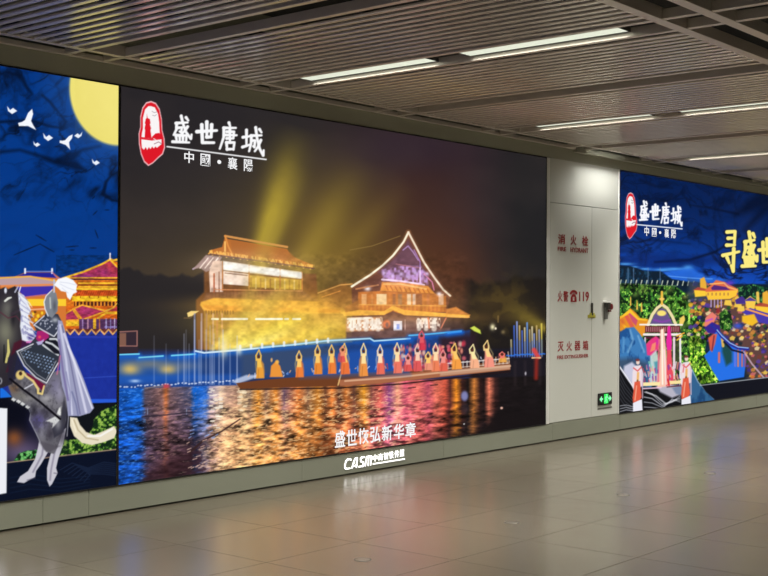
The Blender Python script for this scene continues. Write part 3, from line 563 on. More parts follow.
        A.line([(px-2+lean,t+h*.36,1.6),(px-2.6+lean,t+h*.2,1.3),(px+lean*.6,t,1)], 1.3, c1); A.line([(px+2+lean,t+h*.36,1.6),(px+2.4+lean,t+h*.2,1.3),(px+lean*.6,t,1)], 1.3, c1)
        A.ell(px+lean, t+h*.24, 1.3, 1.5, (90,44,30), 1, .4)
        A.line([(px-1,b-h*.3),(px-1.6,b)], 1, tint(c2, .8), .7)
    YO, OG, PK, RR = (252,204,110), (238,140,52), (244,150,140), (226,88,84)
    dancer(259.5, 350, 378, (246,196,84), (236,160,60), -1); A.poly([(270,377),(271,366),(276,361),(280,366),(283,377)], (236,150,60), 1, .6); A.ell(277, 362, 1.8, 2, (246,180,80), 1, .4); A.ell(271.5, 360, 1, 2, (236,180,110), .9, .4)
    dancer(299, 351, 377, YO, (240,130,60)); dancer(317.5, 345, 374, YO, OG); dancer(331.5, 345, 373.5, YO, (240,130,56)); dancer(345, 343.5, 374, YO, (236,116,60), -1, 3.6); dancer(342.5, 346, 362, (240,150,110), RR, 0, 2)
    dancer(363.5, 343.5, 376, (255,226,160), (240,150,70)); dancer(380, 345, 374, (255,226,190), (236,110,90)); dancer(397, 343, 373, (255,226,170), (240,120,100))
    dancer(417.5, 344, 371, (250,206,180), (226,90,90)); dancer(421.5, 331, 350, (226,90,100), (216,60,80), 0, 2.4); dancer(435.6, 343.5, 371, (255,222,176), (240,130,90)); dancer(443, 350, 371, PK, (230,100,80)); dancer(408, 354, 371, PK, RR); dancer(428, 352, 370, YO, (240,150,120))
    dancer(456.5, 343.5, 369, YO, (248,160,70), -2.4, 4); dancer(474.5, 344.5, 368, (252,236,170), (250,180,140), -2.4, 3.6); dancer(489, 340.5, 367, (252,214,140), (246,150,130), -2.8, 4); dancer(502, 352, 362, (240,120,110), (236,170,80), 0, 3)
    A.line([(508,352),(509,362)], 1, (236,206,180), .8)
    # right bank lights, poles, beam
    A.poly([(470,328),(474,326),(480,330),(481,334),(474,331)], (220,236,90), .95, .6); A.glow(492.5, 327, 2.4, 3, (250,240,190), .95, False); A.ell(495.5, 328.5, 1, 1.2, (255,240,210), .9, .4); A.glow(503, 332, 2, 2, (150,130,90), .7, False); A.line([(498,316),(498,322)], 1.2, (150,120,70), .7)
    dx, dy = -40, -22; t = ((x-548)*dx+(y-330)*dy)/(dx*dx+dy*dy); dd = np.abs((x-548)*dy-(y-330)*dx)/np.hypot(dx, dy)
    A.mix(al, np.exp(-(dd/(4+7*np.clip(t,0,1)))**2)*np.clip((1.1-t), 0, 1)*.85*(y < 352), (150,130,48))
    for px, t0, c in ((511,340,(200,190,150)),(514,326,(70,110,220)),(516.8,322,(150,170,240)),(519.4,326,(220,190,120)),(522,331,(90,120,220)),(524.6,328,(230,215,170)),(527,323,(110,160,240)),(529.6,330,(200,180,130)),(532,327,(240,225,180)),(534,334,(150,170,230)),(536.5,326,(210,180,110)),(539,330,(180,180,200)),(541.4,324,(230,210,90))):
        A.line([(px,t0,1.5),(px+.4,356,.9)], 1.3, c, .9, .6); A.line([(px+.2,(t0+356)/2,1.2),(px+.4,357,1.2)], 1.2, (60,100,200), .6, .7)
    for k in range(20): A.ell(507+k*2, 355-k*.1+rs.rand(), 1, .8, (50,120,230), .9, .5)
    A.line([(534,350),(538,357)], 4.5, (226,70,66), .9, 1); A.rect(531.5, 357, 541, 358.6, (240,190,140)); A.line([(536.5,360),(536,378)], 4, (176,46,34), .7, 1.5)
    for px in (515, 525, 540): A.line([(px,362),(px,384)], 2, (70,56,60), .35, 1.5)
    A.ell(464.5, 396, 3.6, 5, (110,112,160), .9, .3); A.ell(464.5, 396, 2.6, 3.8, (138,140,190), .7, .4); A.ell(465, 408, 3.6, 5, (90,80,100), .25, .4); A.ell(501.5, 408, 1.3, 1.2, (240,190,170), .95, .5); A.ell(525.5, 373.5, .8, 1.8, (210,205,215), .8, .5); A.ell(464, 424, .8, .8, (220,220,220), .8, .5)
    # logo
    WT = (250,250,252)
    emblem(A, 138, 101, 165, 166)
    A.brush('sheng', 171, 113, 193, 143, 2.7, WT, .12); A.brush('shi', 195, 119, 218, 145, 3.3, WT, .1); A.brush('tang', 219, 121, 238, 150, 2.7, WT, .12); A.brush('cheng', 242, 125, 264, 154, 2.7, WT, .1)
    A.line([(167,146.6),(266,159.5)], 1.3, WT)

# ------------------------------------------------------------ right print: town
def paint_town(A):
    al = np.arange(A.x.size); x, y = A.x, A.y
    A.c[:] = np.array((7,32,82))/255.
    hz = 264+(x-619)*.135
    A.mix(al, np.clip((y-(hz-95))/95, 0, 1)**2.2*.85, (16,80,200))
    ink(A, 23, .9, .03, .06, (4,16,44), .09); ink(A, 31, .7, .05, .12, (5,18,52), .08)
    K = (5,14,38)
    A.line([(640,180,3),(655,186,2),(672,188,1)], 2, K, .6, 1.5); A.line([(736,214,3),(750,206,12),(768,196,16),(800,190,20)], 4, K, .7, 4); A.line([(745,230,4),(760,214,8),(775,200,8)], 4, K, .6, 3)
    A.line([(655,262,2),(690,260,3),(715,252,2),(740,236,1)], 2, K, .8, 1.2); A.line([(690,205,1),(710,208,2),(738,214,2)], 2, K, .6, 1); A.line([(620,243,3),(655,240,2),(690,244,1)], 2, K, .45, 1.5)
    A.poly([(618,262),(640,252),(690,256),(740,258),(700,266),(660,270),(618,268)], (8,30,90), .55, 4)
    for px, py, rx, ry in ((625,264,9,1.4),(634,267,5,1),(645,269,6,1.3),(662,270,9,1.5),(675,269,12,1.6),(688,268,5,3)): A.glow(px, py, rx, ry, (90,170,246), .8, False)
    A.poly([(664,272),(690,268),(706,276),(730,280),(700,284),(668,282)], (44,112,226), .8, 1.5); A.line([(668,276),(690,278),(712,279)], 1, (110,170,250), .7)
    # far woods
    n = A.fbm(.45, .35, 3, 3); n2 = A.fbm(.8, .6, 9, 2)
    A.poly([(600,264),(630,266),(645,271),(660,271),(672,279),(690,282),(720,284),(768,284),(900,296),(900,420),(600,420)], (14,32,50), 1, .8)
    A.poly([(600,268),(640,269),(664,274),(668,284),(600,290)], (28,66,96), .9, 1, tex=np.clip((n-.45)*4, 0, 1))
    for px in (628, 633.5, 648, 660): A.line([(px,268),(px,284)], .8, (110,140,180), .7)
    def foliage(P, dk=(12,34,18), md=(54,112,40), hi=(150,206,80), b=0.):
        A.poly(P, dk, 1, .6); A.poly(P, md, 1, .6, tex=np.clip((n-.44+b)*6, 0, 1)); A.poly(P, hi, 1, .6, tex=np.clip((n2-.58+b)*7, 0, 1)*np.clip((n-.4)*5, 0, 1))
    foliage([(600,283),(640,284),(660,285),(676,287),(690,296),(700,306),(710,330),(704,352),(712,372),(720,382),(702,386),(690,384),(600,384)])
    for px in np.arange(620, 694, 5.2): A.line([(px,284+(px-620)*.02),(px+1,280+(px-620)*.02)], 1.1, (206,214,190), .9, .4)
    A.line([(640,285),(676,286)], 1, (120,170,90), .7)
    foliage([(690,330),(694,322),(700,332),(704,350),(712,366),(718,380),(700,385),(688,372)], (20,50,16), (90,150,30), (200,236,90), .08)
    foliage([(664,300),(676,296),(690,300),(700,312),(690,330),(672,318)], (20,50,16), (80,150,50), (170,226,90), .05)
    cl = A.fbm(.11, .13, 77, 2); I = A.box(600, 283, 724, 386); A.c[I] *= (.45+1.1*cl[I])[:, None]
    for k in range(46):
        px, py = 620+((k*37) % 80), 288+((k*53) % 88); A.glow(px, py, 3.2, 2.2, (176,214,96) if k % 3 else (230,200,120), .4, False)
    # golden town
    rs = np.random.RandomState(5)
    A.poly([(690,284),(740,288),(900,312),(900,400),(750,400),(744,350),(712,330),(700,312)], (110,72,64), .85, 3)
    for k in range(1900):
        px = 688+rs.rand()*300; py = 282+(px-688)*.1+rs.rand()*96
        if px < 746 and 338+ (px-700)*.35 < py: continue
        c = [(236,178,50),(252,214,90),(226,120,50),(58,44,130),(90,62,160),(24,40,50),(40,86,40),(214,110,110),(252,230,170),(30,26,60),(120,60,50),(210,140,60)][rs.randint(12)]
        s = .8+rs.rand()*1.9; A.poly([(px-s,py),(px,py-s*.8),(px+s*1.2,py-s*.2),(px+s*.6,py+s),(px-s*.8,py+s*.9)], c, .8, .5)
    A.poly([(688,279),(706,282),(708,300),(688,302)], (50,70,90), .6, 2)
    foliage([(736,288),(752,284),(768,288),(768,306),(752,304),(740,300)], (10,36,34), (30,90,50), (90,160,90))
    for ox, oy, sc in ((0,0,1.),(60,14,1.2),(110,40,1.6)):
        T = lambda P: [(688+ox+(a-688)*sc, 280+oy+(b-280)*sc) for a, b in P]
        A.poly(T([(700,279),(704,277),(706,282),(707,292),(700,292)]), (236,176,60), 1, .6); A.poly(T([(694,290),(706,288),(706,296),(695,297)]), (252,206,60), 1, .6); A.poly(T([(693,290),(698,287),(707,289),(706,291)]), (176,70,60), .9, .5)
        A.poly(T([(705,290),(712,284),(716,280),(725,282),(730,285),(738,289),(738,293),(706,293)]), (226,110,70), 1, .6); A.poly(T([(711,288),(714,285),(726,287),(730,290),(712,290)]), (86,40,120), 1, .5); A.line(T([(710,284),(724,283),(728,287),(737,290)]), 1.4, (250,180,110)); A.glow(688+ox+(730-688)*sc, 280+oy+(283-280)*sc, 4, 2.5, (120,60,200), .8, False)
        A.poly(T([(705,292),(738,290),(736,296),(730,299),(708,300)]), (252,200,62), 1, .6)
        for k in range(6): A.line(T([(708+k*4,293.2),(708+k*4,295)]), 1., (150,90,70), .8)
        for k in range(4): A.line(T([(711+k*3.4,300),(711+k*3.4,307)]), 1.1, (190,170,220), .9)
    for px, py in ((728,303),(738,305),(741,309)): A.poly([(px-4,py+2),(px-3,py-3),(px+3,py-3),(px+4,py+3)], (250,208,80), .95, .6)
    A.poly([(735,300),(742,296),(747,301),(747,304),(736,304)], (70,50,140), 1, .5); A.poly([(745,300),(750,296),(756,300),(754,310),(747,310)], (248,204,80), 1, .5); A.poly([(744,301),(750,297),(757,301)], (80,60,150), 1, .5); A.line([(757.5,293),(758,302)], 3, (250,206,90), .95, .6)
    A.poly([(742,312),(750,308),(770,314),(800,320),(800,330),(756,322)], (72,58,170), 1, .6); A.line([(746,309),(768,316),(800,324)], 1.8, (246,160,90)); A.poly([(742,316),(754,314),(758,322),(752,326),(742,322)], (252,196,40), .95, .8)
    foliage([(719,314),(725,309),(731,314),(733,326),(728,332),(720,328)], (14,46,20), (60,120,40), (150,190,90)); A.poly([(704,326),(706,317),(712,312),(717,316),(714,322),(708,328)], (236,128,112), 1, .6); A.ell(718, 311, 2, 3, (150,40,50), .9, .4); A.poly([(704,328),(712,322),(720,326),(720,334),(708,333)], (56,36,140), 1, .6); A.line([(706,321),(712,319)], 2, (196,90,190), .9)
    A.glow(738, 326, 5, 3, (60,90,220), .9, False)
    # river and bridge
    A.poly([(704,356),(710,350),(712,336),(718,330),(724,336),(732,346),(744,350),(746,360),(744,377),(719,381),(712,370)], (36,112,230), 1, .6)
    A.poly([(710,350),(708,338),(713,334),(717,334),(715,344),(712,352)], (226,96,70), .95, .8); A.line([(714,336),(712,350)], 1.6, (120,40,60), .8)
    A.poly([(722,338),(729,346),(732,352),(732,362),(726,366),(722,352)], (26,70,60), .9, 1.5); A.line([(722,338),(723,346)], 2.6, (240,190,90), .9); A.line([(719,353),(719,362)], 2.2, (230,110,90), .9, .6)
    for px, c in ((738,(236,130,80)),(742,(220,110,90)),(735,(110,120,230)),(745,(160,80,120))): A.line([(px,350),(px,366)], 1.8, c, .85, .7)
    A.line([(711,325),(717,330),(722,337),(730,344),(738,348),(748,349)], 3, (40,44,150)); A.line([(717,330),(722,336),(730,343),(738,347),(748,348)], .9, (170,210,250)); A.line([(724,342),(732,350),(744,353)], 2, (18,20,46), .9)
    A.line([(744,352),(752,364),(764,378)], 1.6, (206,176,196), .8)
    # foreground stone, gilded roof, gate
    A.poly([(600,318),(612,316),(624,316),(630,308),(636,313),(640,318),(648,319),(650,324),(644,334),(640,340),(600,340)], (232,150,40), 1, .6)
    A.poly([(628,313),(633,312),(638,319),(636,326),(632,322)], (204,84,110), 1, .7); A.poly([(624,316),(628,315),(634,326),(632,330)], (222,90,80), .9, .7); A.line([(620,318,2),(630,311,3),(638,319,2),(646,320,1.5)], 2, (252,200,50)); A.line([(620,322),(628,330),(640,336),(644,344)], 2.2, (252,186,40))
    for px, t0 in ((630.5,297),(637,301),(641.5,303)): A.line([(px,t0,.8),(px,t0+8,1.6)], 1.2, (246,196,80))
    A.glow(622, 322, 3, 4, (210,90,60), .7, False)
    A.line([(648,325),(652,315),(657,308),(662,304.5),(667,308),(672,316),(676,325)], 3, (240,222,170)); A.poly([(650,324),(654,315),(659,309.5),(662,308),(666,310),(670,318),(673,324)], (104,84,140), 1, .6); A.ell(661.5, 313.2, 4.6, 2.8, (250,226,120), 1, .2); A.line([(654,320),(662,322),(670,320)], 2, (140,70,170), .8)
    A.line([(661.8,292),(661.8,304)], 2.2, (246,190,70)); A.ell(661.8, 299, 2.7, 1.6, (250,206,100), 1, .3)
    A.poly([(679,324),(680,318),(684,315),(685,320),(682,326)], (244,206,100), 1, .6)
    A.line([(640,324.6),(682,324.8)], 1.6, (250,244,240)); A.rect(645, 326, 680, 332.5, (110,40,50)); 
    for k in range(16): A.rect(646+k*2.1, 327, 646.9+k*2.1, 331.5, (200,150,150), .8)
    A.line([(644,334.5),(681,334.5)], 2.4, (248,236,236)); A.rect(645, 336.5, 680, 339, (80,30,46))
    A.line([(680,334),(680.5,378)], 2, (246,240,242)); A.line([(645,338),(645,380)], 1.6, (226,210,220)); A.line([(674,338),(674,378)], 2.2, (236,216,226)); A.rect(675.4, 340, 679, 372, (60,70,44), .8); A.line([(677,336),(684,333)], 1.4, (246,180,60)); A.line([(677,340),(682,336)], 1.4, (246,180,60))
    # blue garden stones
    A.poly([(600,340),(620,334),(626,328),(634,327),(640,334),(645,342),(650,352),(656,372),(650,392),(632,380),(600,380)], (62,124,184), 1, .7)
    rb = A.fbm(.22, .12, 19, 3); A.poly([(600,340),(626,328),(640,334),(650,352),(652,372),(600,380)], (28,78,140), .9, 1, tex=np.clip((rb-.48)*6, 0, 1)); A.line([(630,330),(633,340),(628,352)], 1.6, (140,190,226), .7, 1); A.line([(638,336),(644,352)], 1.4, (146,196,232), .7, 1); A.line([(624,338),(623,352)], 1.6, (120,176,220), .6, 1)
    A.poly([(600,360),(630,358),(648,362),(648,400),(600,400)], (58,76,100), .85, 3)
    A.poly([(624,366),(632,362),(640,370),(640,392),(622,380)], (206,206,228), .95, 1.2)
    A.poly([(688,374),(692,368),(698,382),(706,392),(716,401),(690,404),(686,392)], (50,98,142), 1, .6); A.poly([(688,374),(716,401),(690,404)], (24,66,112), .9, .8, tex=np.clip((rb-.5)*6, 0, 1)); A.line([(692,370),(698,382),(706,391),(714,399)], 1, (160,190,216), .8)
    # dark lower strip
    A.poly([(701,385),(768,377.2),(960,356),(960,430),(716,430),(716,401),(706,392)], (14,16,28), 1, .5); A.line([(700,385.4),(768,377.4),(960,356)], .8, (190,196,200), .9)
    # black and white marbling
    A.poly([(600,362),(620,366),(632,384),(642,388),(668,386),(684,384),(690,404),(640,418),(600,422)], (14,15,20), 1, .7)
    A.poly([(656,386),(668,384),(682,386),(682,394),(672,398),(660,392)], (204,200,216), .9, 1.2); A.poly([(672,388),(684,384),(684,396),(676,394)], (110,128,160), .8, 1)
    A.line([(619,366,1.5),(626,376,2),(634,388,1.5)], 2, (226,226,236))
    for k in range(6): A.line([(619,372+k*5),(625,384+k*4.4),(634,396+k*3.2)], .6, (90,92,100), .8)
    for k in range(3): A.line([(619,406+k*3),(626,405+k*2.4),(634,407+k*2),(642,410)], .8, (170,172,180), .9)
    for k in range(4): A.line([(644,392+k*5),(652,394+k*4.5),(662,404+k*1.6),(672,402-k),(680,396+k*2)], .7+.25*(k == 1), (190,192,200), .85)
    A.line([(646,392),(656,396),(666,404),(676,400)], 1.6, (214,214,220), .7)
    # performers
    A.poly([(646,344),(651,339),(656,336),(660,340),(658,350),(652,356),(647,355)], (232,60,130), 1, .7); A.poly([(652,344),(656,342),(655,350),(650,352)], (246,150,110), .9, .6); A.ell(658, 342, 2, 3, (206,40,170), .8, .5)
    A.poly([(650,356),(656,350),(660,362),(660,384),(650,384)], (200,220,216), .9, 1); A.poly([(654,362),(662,360),(664,372),(656,374)], (70,150,170), .9, 1); A.line([(649,362),(652,370)], 2, (120,196,180), .8)
    A.poly([(660,330),(664,328),(666,350),(669,386),(657,388),(660,350)], (250,196,176), 1, .8); A.line([(662,330),(662.5,384)], 1.6, (255,246,226)); A.line([(659,340),(658,384)], 1.8, (236,110,130), .9, .7)
    A.poly([(668,326),(670,326),(672,342),(671,352),(667,352),(666,342)], (236,40,160), 1, .6); A.poly([(667,350),(671,350),(674,384),(666,386)], (234,76,96), 1, .6); A.line([(664,350),(666,384)], 1.4, (250,226,226), .9)
    for k in range(80):
        px = 642+rs.rand()*40; py = 364+rs.rand()*19; 
        if 658 < px < 667: continue
        A.line([(px,py),(px+rs.rand(),py+2+rs.rand()*3)], 1, [(226,70,80),(250,236,236),(130,60,160),(246,180,150),(206,60,120),(200,210,230)][rs.randint(6)], .85)
    A.rect(643, 382.5, 660, 386, (252,232,170), 1, .4, -.03); A.line([(643,388.6),(661,387.6)], 1.2, (240,200,220)); A.rect(667, 381, 682, 384.4, (250,226,160), 1, .4, -.05); A.line([(667,387),(682,385.6)], 1, (90,30,40)); A.line([(668,380),(669,385)], 2, (216,50,60))
    for cx, t0, b0 in ((637.5,360,412.6),(686,356.5,405.5)):
        A.ell(cx+.3, t0+2.2, 1.8, 2.4, (240,214,200), 1, .3); A.ell(cx, t0, 2, 1.3, (120,50,50), .9, .4)
        A.poly([(cx-3,t0+6),(cx+3,t0+5),(cx+6,t0+14),(cx+5,t0+26),(cx-4,t0+30),(cx-5.5,t0+26),(cx-5,t0+12)], (238,222,228), 1, .6); A.line([(cx-4,t0+8),(cx,t0+11),(cx+4,t0+7)], 1.3, (226,90,90), .9); A.line([(cx+.5,t0+13),(cx,t0+24)], 2.2, (240,176,90), .9, .6); A.ell(cx, t0+22, 1, 2.2, (80,50,40), .8, .4)
        A.poly([(cx-3,t0+22),(cx+2.4,t0+21),(cx+4.2,t0+37),(cx+2,t0+41),(cx-4.4,t0+43),(cx-5,t0+38)], (226,92,66), 1, .6); A.line([(cx-1,t0+26),(cx-2.6,t0+40)], 1.2, (250,180,150), .8)
        A.poly([(cx-4.6,t0+43),(cx+4.4,t0+39),(cx+5,b0-1.4),(cx-4.6,b0)], (236,236,246), 1, .5)
        A.line([(cx+4.6,t0+12),(cx+5,t0+38)], 1.2, (216,190,206), .8)
    for k in range(5): A.line([(676+k*2,362+k*.6),(675+k*2,368+k)], 1.3, [(240,214,226),(226,120,130),(150,90,170)][k % 3], .9)
    # logo and title
    WT = (250,250,255)
    emblem(A, 624.6, 192.4, 637.2, 239.4)
    A.brush('sheng', 639, 199.5, 649.2, 221, 1.9, WT, .08); A.brush('shi', 649.6, 203, 660.6, 221, 2.3, WT, .08); A.brush('tang', 660.8, 202.5, 670, 224, 1.9, WT, .08); A.brush('cheng', 671.2, 205, 682, 225.5, 1.9, WT, .08)
    A.line([(637,224.6),(682,228.9)], 1.1, WT)
    for key, b in (('xun',(722,228,740,272)),('sheng',(741,229,758.5,268)),('shi',(757.5,236,776,265)),('tang',(780,238,798,276)),('cheng',(802,242,822,280))):
        A.brush(key, b[0]-.4, b[1]+.6, b[2]-.4, b[3]+.6, 5.6, (8,20,50), .1, .75); A.brush(key, *b, 3.4, (252,236,130), .1)
# ================================================================ materials
M_white = noisy(mat('white_enamel_panel', (.68, .69, .64), .26, 0, .5), 1.5, .03, .04)
M_olive = noisy(mat('grey_olive_cladding', (.40, .40, .31), .42, .0, .4), 2., .05, .04)
M_plinth = noisy(mat('grey_olive_plinth', (.27, .28, .22), .4, .0, .4), 2., .05, .04)
M_wall = mat('painted_wall', (.45, .44, .40), .8)
M_slat = noisy(mat('bronze_grey_slat', (.95, .88, .79), .24, .35, .5), 2., .06, .05)
M_bar = noisy(mat('grey_metal_bar', (.80, .73, .65), .35, .3, .5), 2., .05)
M_plenum = mat('dark_plenum', (.035, .038, .038), .9)
M_black = mat('black_frame', (.012, .012, .013), .4)
M_gap = mat('dark_joint', (.03, .03, .028), .8)
M_silver = mat('silver_edge', (.88, .88, .85), .3, .2)
M_house = mat('lamp_housing', (.10, .10, .095), .6)
M_letter = mat('lit_white_letter', (.9, .9, .9), .4, emis=(1, 1, .98), es=1.3)
M_pletter = mat('white_print', (0, 0, 0), .5, spec=.2, emis=(.95, .95, .96), es=1.)
M_red = mat('dark_red_print', s2l((150, 22, 30)), .5)
M_redplastic = mat('red_plastic', s2l((110, 24, 30)), .4)
M_darkmetal = mat('dark_handle', (.07, .07, .065), .4, .5)
M_greymetal = mat('grey_handle', (.2, .2, .19), .4, .5)
M_yellow = mat('yellow_green_seal', s2l((178, 170, 60)), .5)
M_green = mat('green_exit_lamp', (0, .1, 0), .5, emis=s2l((40, 235, 90)), es=1.0)
M_signwhite = mat('pale_sign_symbol', (0, .1, 0), .5, emis=s2l((150, 255, 190)), es=1.)
M_steel = mat('worn_steel', (.2, .18, .15), .35, .6)
M_rim = mat('dark_rim', (.05, .045, .04), .5)

def diffuser_mat():
    m = mat('lamp_diffuser', (.1, .1, .1), .6, emis=s2l((236, 240, 222)), es=.95)
    nt = m.node_tree; b = nt.nodes['Principled BSDF']; tc = nt.nodes.new('ShaderNodeTexCoord'); v = nt.nodes.new('ShaderNodeTexVoronoi'); v.inputs['Scale'].default_value = 90
    x = nt.nodes.new('ShaderNodeMix'); x.data_type = 'RGBA'; x.inputs[6].default_value = (*s2l((238, 242, 222)), 1); x.inputs[7].default_value = (*s2l((222, 230, 208)), 1)
    nt.links.new(tc.outputs['Object'], v.inputs['Vector']); nt.links.new(v.outputs['Distance'], x.inputs[0]); nt.links.new(x.outputs[2], b.inputs['Emission Color'])
    return m
M_diff = diffuser_mat()

def floor_mat():
    m = mat('polished_tile', (.2, .18, .14), .3, 0, .5); nt = m.node_tree; b = nt.nodes['Principled BSDF']; N = nt.nodes.new; L = nt.links.new
    g = N('ShaderNodeNewGeometry'); sp = N('ShaderNodeSeparateXYZ'); L(g.outputs['Position'], sp.inputs[0])
    def M(op, a, bb=None, c=None):
        q = N('ShaderNodeMath'); q.operation = op
        for i, v in enumerate((a, bb, c)):
            if v is None: continue
            if isinstance(v, (int, float)): q.inputs[i].default_value = v
            else: L(v, q.inputs[i])
        return q.outputs[0]
    P = .756
    def joint(c, off):
        t = M('DIVIDE', M('SUBTRACT', c, off), P); f = M('SUBTRACT', t, M('FLOOR', t)); d = M('MULTIPLY', M('MINIMUM', f, M('SUBTRACT', 1., f)), P)
        return M('LESS_THAN', d, .0028), M('FLOOR', t)
    jx, ix = joint(sp.outputs[0], 5.53); jy, iy = joint(sp.outputs[1], -2.643)
    j = M('MAXIMUM', jx, jy)
    cv = N('ShaderNodeCombineXYZ'); L(ix, cv.inputs[0]); L(iy, cv.inputs[1]); wn = N('ShaderNodeTexWhiteNoise'); wn.noise_dimensions = '2D'; L(cv.outputs[0], wn.inputs['Vector'])
    n = N('ShaderNodeTexNoise'); n.inputs['Scale'].default_value = 2.2; n.inputs['Detail'].default_value = 6; L(g.outputs['Position'], n.inputs['Vector'])
    mr = N('ShaderNodeMapRange'); mr.inputs['To Min'].default_value = .86; mr.inputs['To Max'].default_value = 1.12; L(M('ADD', M('MULTIPLY', n.outputs[0], .7), M('MULTIPLY', wn.outputs['Value'], .3)), mr.inputs[0])
    base = N('ShaderNodeMix'); base.data_type = 'RGBA'; base.blend_type = 'MULTIPLY'; base.inputs[0].default_value = 1; base.inputs[6].default_value = (.125, .108, .080, 1); L(mr.outputs[0], base.inputs[7])
    mx = N('ShaderNodeMix'); mx.data_type = 'RGBA'; L(M('MULTIPLY', j, .75), mx.inputs[0]); L(base.outputs[2], mx.inputs[6]); mx.inputs[7].default_value = (.05, .045, .035, 1)
    L(mx.outputs[2], b.inputs['Base Color'])
    r = N('ShaderNodeMapRange'); r.inputs['To Min'].default_value = .21; r.inputs['To Max'].default_value = .27; L(n.outputs[0], r.inputs[0]); L(M('ADD', r.outputs[0], M('MULTIPLY', j, .4)), b.inputs['Roughness'])
    L(M('MULTIPLY', M('SUBTRACT', 1., j), .85), b.inputs['Specular IOR Level'])
    return m

# ================================================================ the room shell
struct(box_obj('floor', (X_MIN, Y_MIN, -.12, X_MAX, .3, 0), floor_mat()))
struct(box_obj('ceiling', (X_MIN, Y_MIN, 3.72, X_MAX, .3, 3.85), M_plenum))
struct(box_obj('wall_back', (X_MIN, .14, 0, X_MAX, .3, 3.72), M_gap))
struct(box_obj('wall_front', (X_MIN, Y_MIN-.15, 0, X_MAX, Y_MIN, 3.72), M_wall))
struct(box_obj('wall_left', (X_MIN-.15, Y_MIN, 0, X_MIN, .3, 3.72), M_wall))
struct(box_obj('wall_right', (X_MAX, Y_MIN, 0, X_MAX+.15, .3, 3.72), M_wall))
# plinth below the lightboxes, jointed cladding sheets in one strip
bm = bmesh.new()
cuts = [X_MIN, .6, 2.1, 3.6, 4.584, 4.944, 7.013, 8.9, 10.775, 12.2, 14.1, 16., 18., X_MAX]
for a, b in zip(cuts[:-1], cuts[1:]):
    bx(bm, a+.0015, 0, .012, b-.0015, .14, .185 if not (10.7 < a < 12.1) else .192, .002)
struct(obj('baseboard_back', bm, M_plinth))
# cladding above the lightboxes up to the ceiling edge, and closing the plenum above it
bm = bmesh.new(); bx(bm, X_MIN, 0, 2.968, X_MAX, .14, HC)
bx(bm, X_MIN, .05, HC, X_MAX, .14, 3.72)
struct(obj('trim_1', bm, M_olive))
# white pillar between the second and third lightbox
bm = bmesh.new(); bx(bm, 10.705, 0, 2.506, 12.145, .14, 2.968, .002); bx(bm, 11.566, 0, .198, 12.145, .14, 2.500, .002)
struct(obj('trim_2', bm, M_white))
bm = bmesh.new(); bx(bm, 10.638, -.006, .19, 10.70, .14, 2.968, .004); bx(bm, 12.148, -.006, .19, 12.168, .14, 2.968, .004)
struct(obj('trim_3', bm, M_silver))

# ---- metal ceiling frame: bars across the hall on both sides of every channel, long bars along it
bm = bmesh.new()
for k in range(-5, 11):
    for s in (0, CHW):
        x = CH0+CHP*k+s; 
        if x < X_MIN+.1 or x > X_MAX-.1: continue
        bx(bm, x-.022, Y_MIN+.05, HC+.001, x+.022, -.035, HC+.06, .003)
struct(obj('trim_4', bm, M_bar))
for i, (y, wd, zz) in enumerate(((-.25, .05, 0), (Y_PANEL1, .075, 0), (Y_PANEL2, .075, 0), (-5.2, .06, 0), (-9.0, .06, 0))):
    struct(box_obj('trim_%d' % (5+i), (X_MIN+.05, y-wd/2, HC-.002, X_MAX-.05, y+wd/2, HC+.07), M_bar, bev=.003))
struct(box_obj('trim_10', (X_MIN+.05, -.045, HC-.004, 11.15, -.005, HC+.03), M_bar, bev=.003))
struct(box_obj('trim_11', (11.15, -.06, HC-.035, X_MAX-.05, -.002, HC+.02), M_olive, bev=.003))

# ================================================================ slatted ceiling panels
def slat_panel(x0, x1, y0, y1, label):
    t = thing('ceiling_panel', label, 'ceiling panel', ((x0+x1)/2, (y0+y1)/2, HC), 'slatted metal ceiling panels')
    bm = bmesh.new(); n = 12; p = (x1-x0)/(n+1)
    for i in range(1, n+1):
        x = x0+p*i; h = .014; a = .0195
        # inverted U blade with a slightly rolled lower edge
        P = [(x-a, HC+h), (x-a, HC+.004), (x-a+.004, HC), (x+a-.004, HC), (x+a, HC+.004), (x+a, HC+h)]
        A = [bm.verts.new((u, y0, z)) for u, z in P]; B = [bm.verts.new((u, y1, z)) for u, z in P]
        for q in range(5): bm.faces.new((A[q], A[q+1], B[q+1], B[q]))
        bm.faces.new(A[::-1]); bm.faces.new(B); bm.faces.new((A[0], B[0], B[5], A[5]))
    obj('slats', bm, M_slat, t)
    bm = bmesh.new(); yy = y0+.25
    while yy < y1: bx(bm, x0+.03, yy-.015, HC+.0145, x1-.03, yy+.015, HC+.06); yy += .95
    obj('carrier_rails', bm, M_plenum, t)
ORD = ['first', 'second', 'third', 'fourth', 'fifth', 'sixth', 'seventh', 'eighth', 'ninth', 'tenth']
for k in range(-2, 9):
    x0 = CH0+CHP*k+CHW+.022; x1 = CH0+CHP*(k+1)-.022
    i = k+1
    if i < 0: lab = 'slatted bronze-grey ceiling panel just outside the left of the picture'
    elif i == 0: lab = 'slatted grey ceiling panel in the upper left corner above the flying birds'
    else: lab = '%s slatted metal ceiling panel from the left along the poster wall' % ORD[min(i, 9)]
    slat_panel(x0, x1, Y_PANEL1+.04, Y_PANEL0-.027, lab)

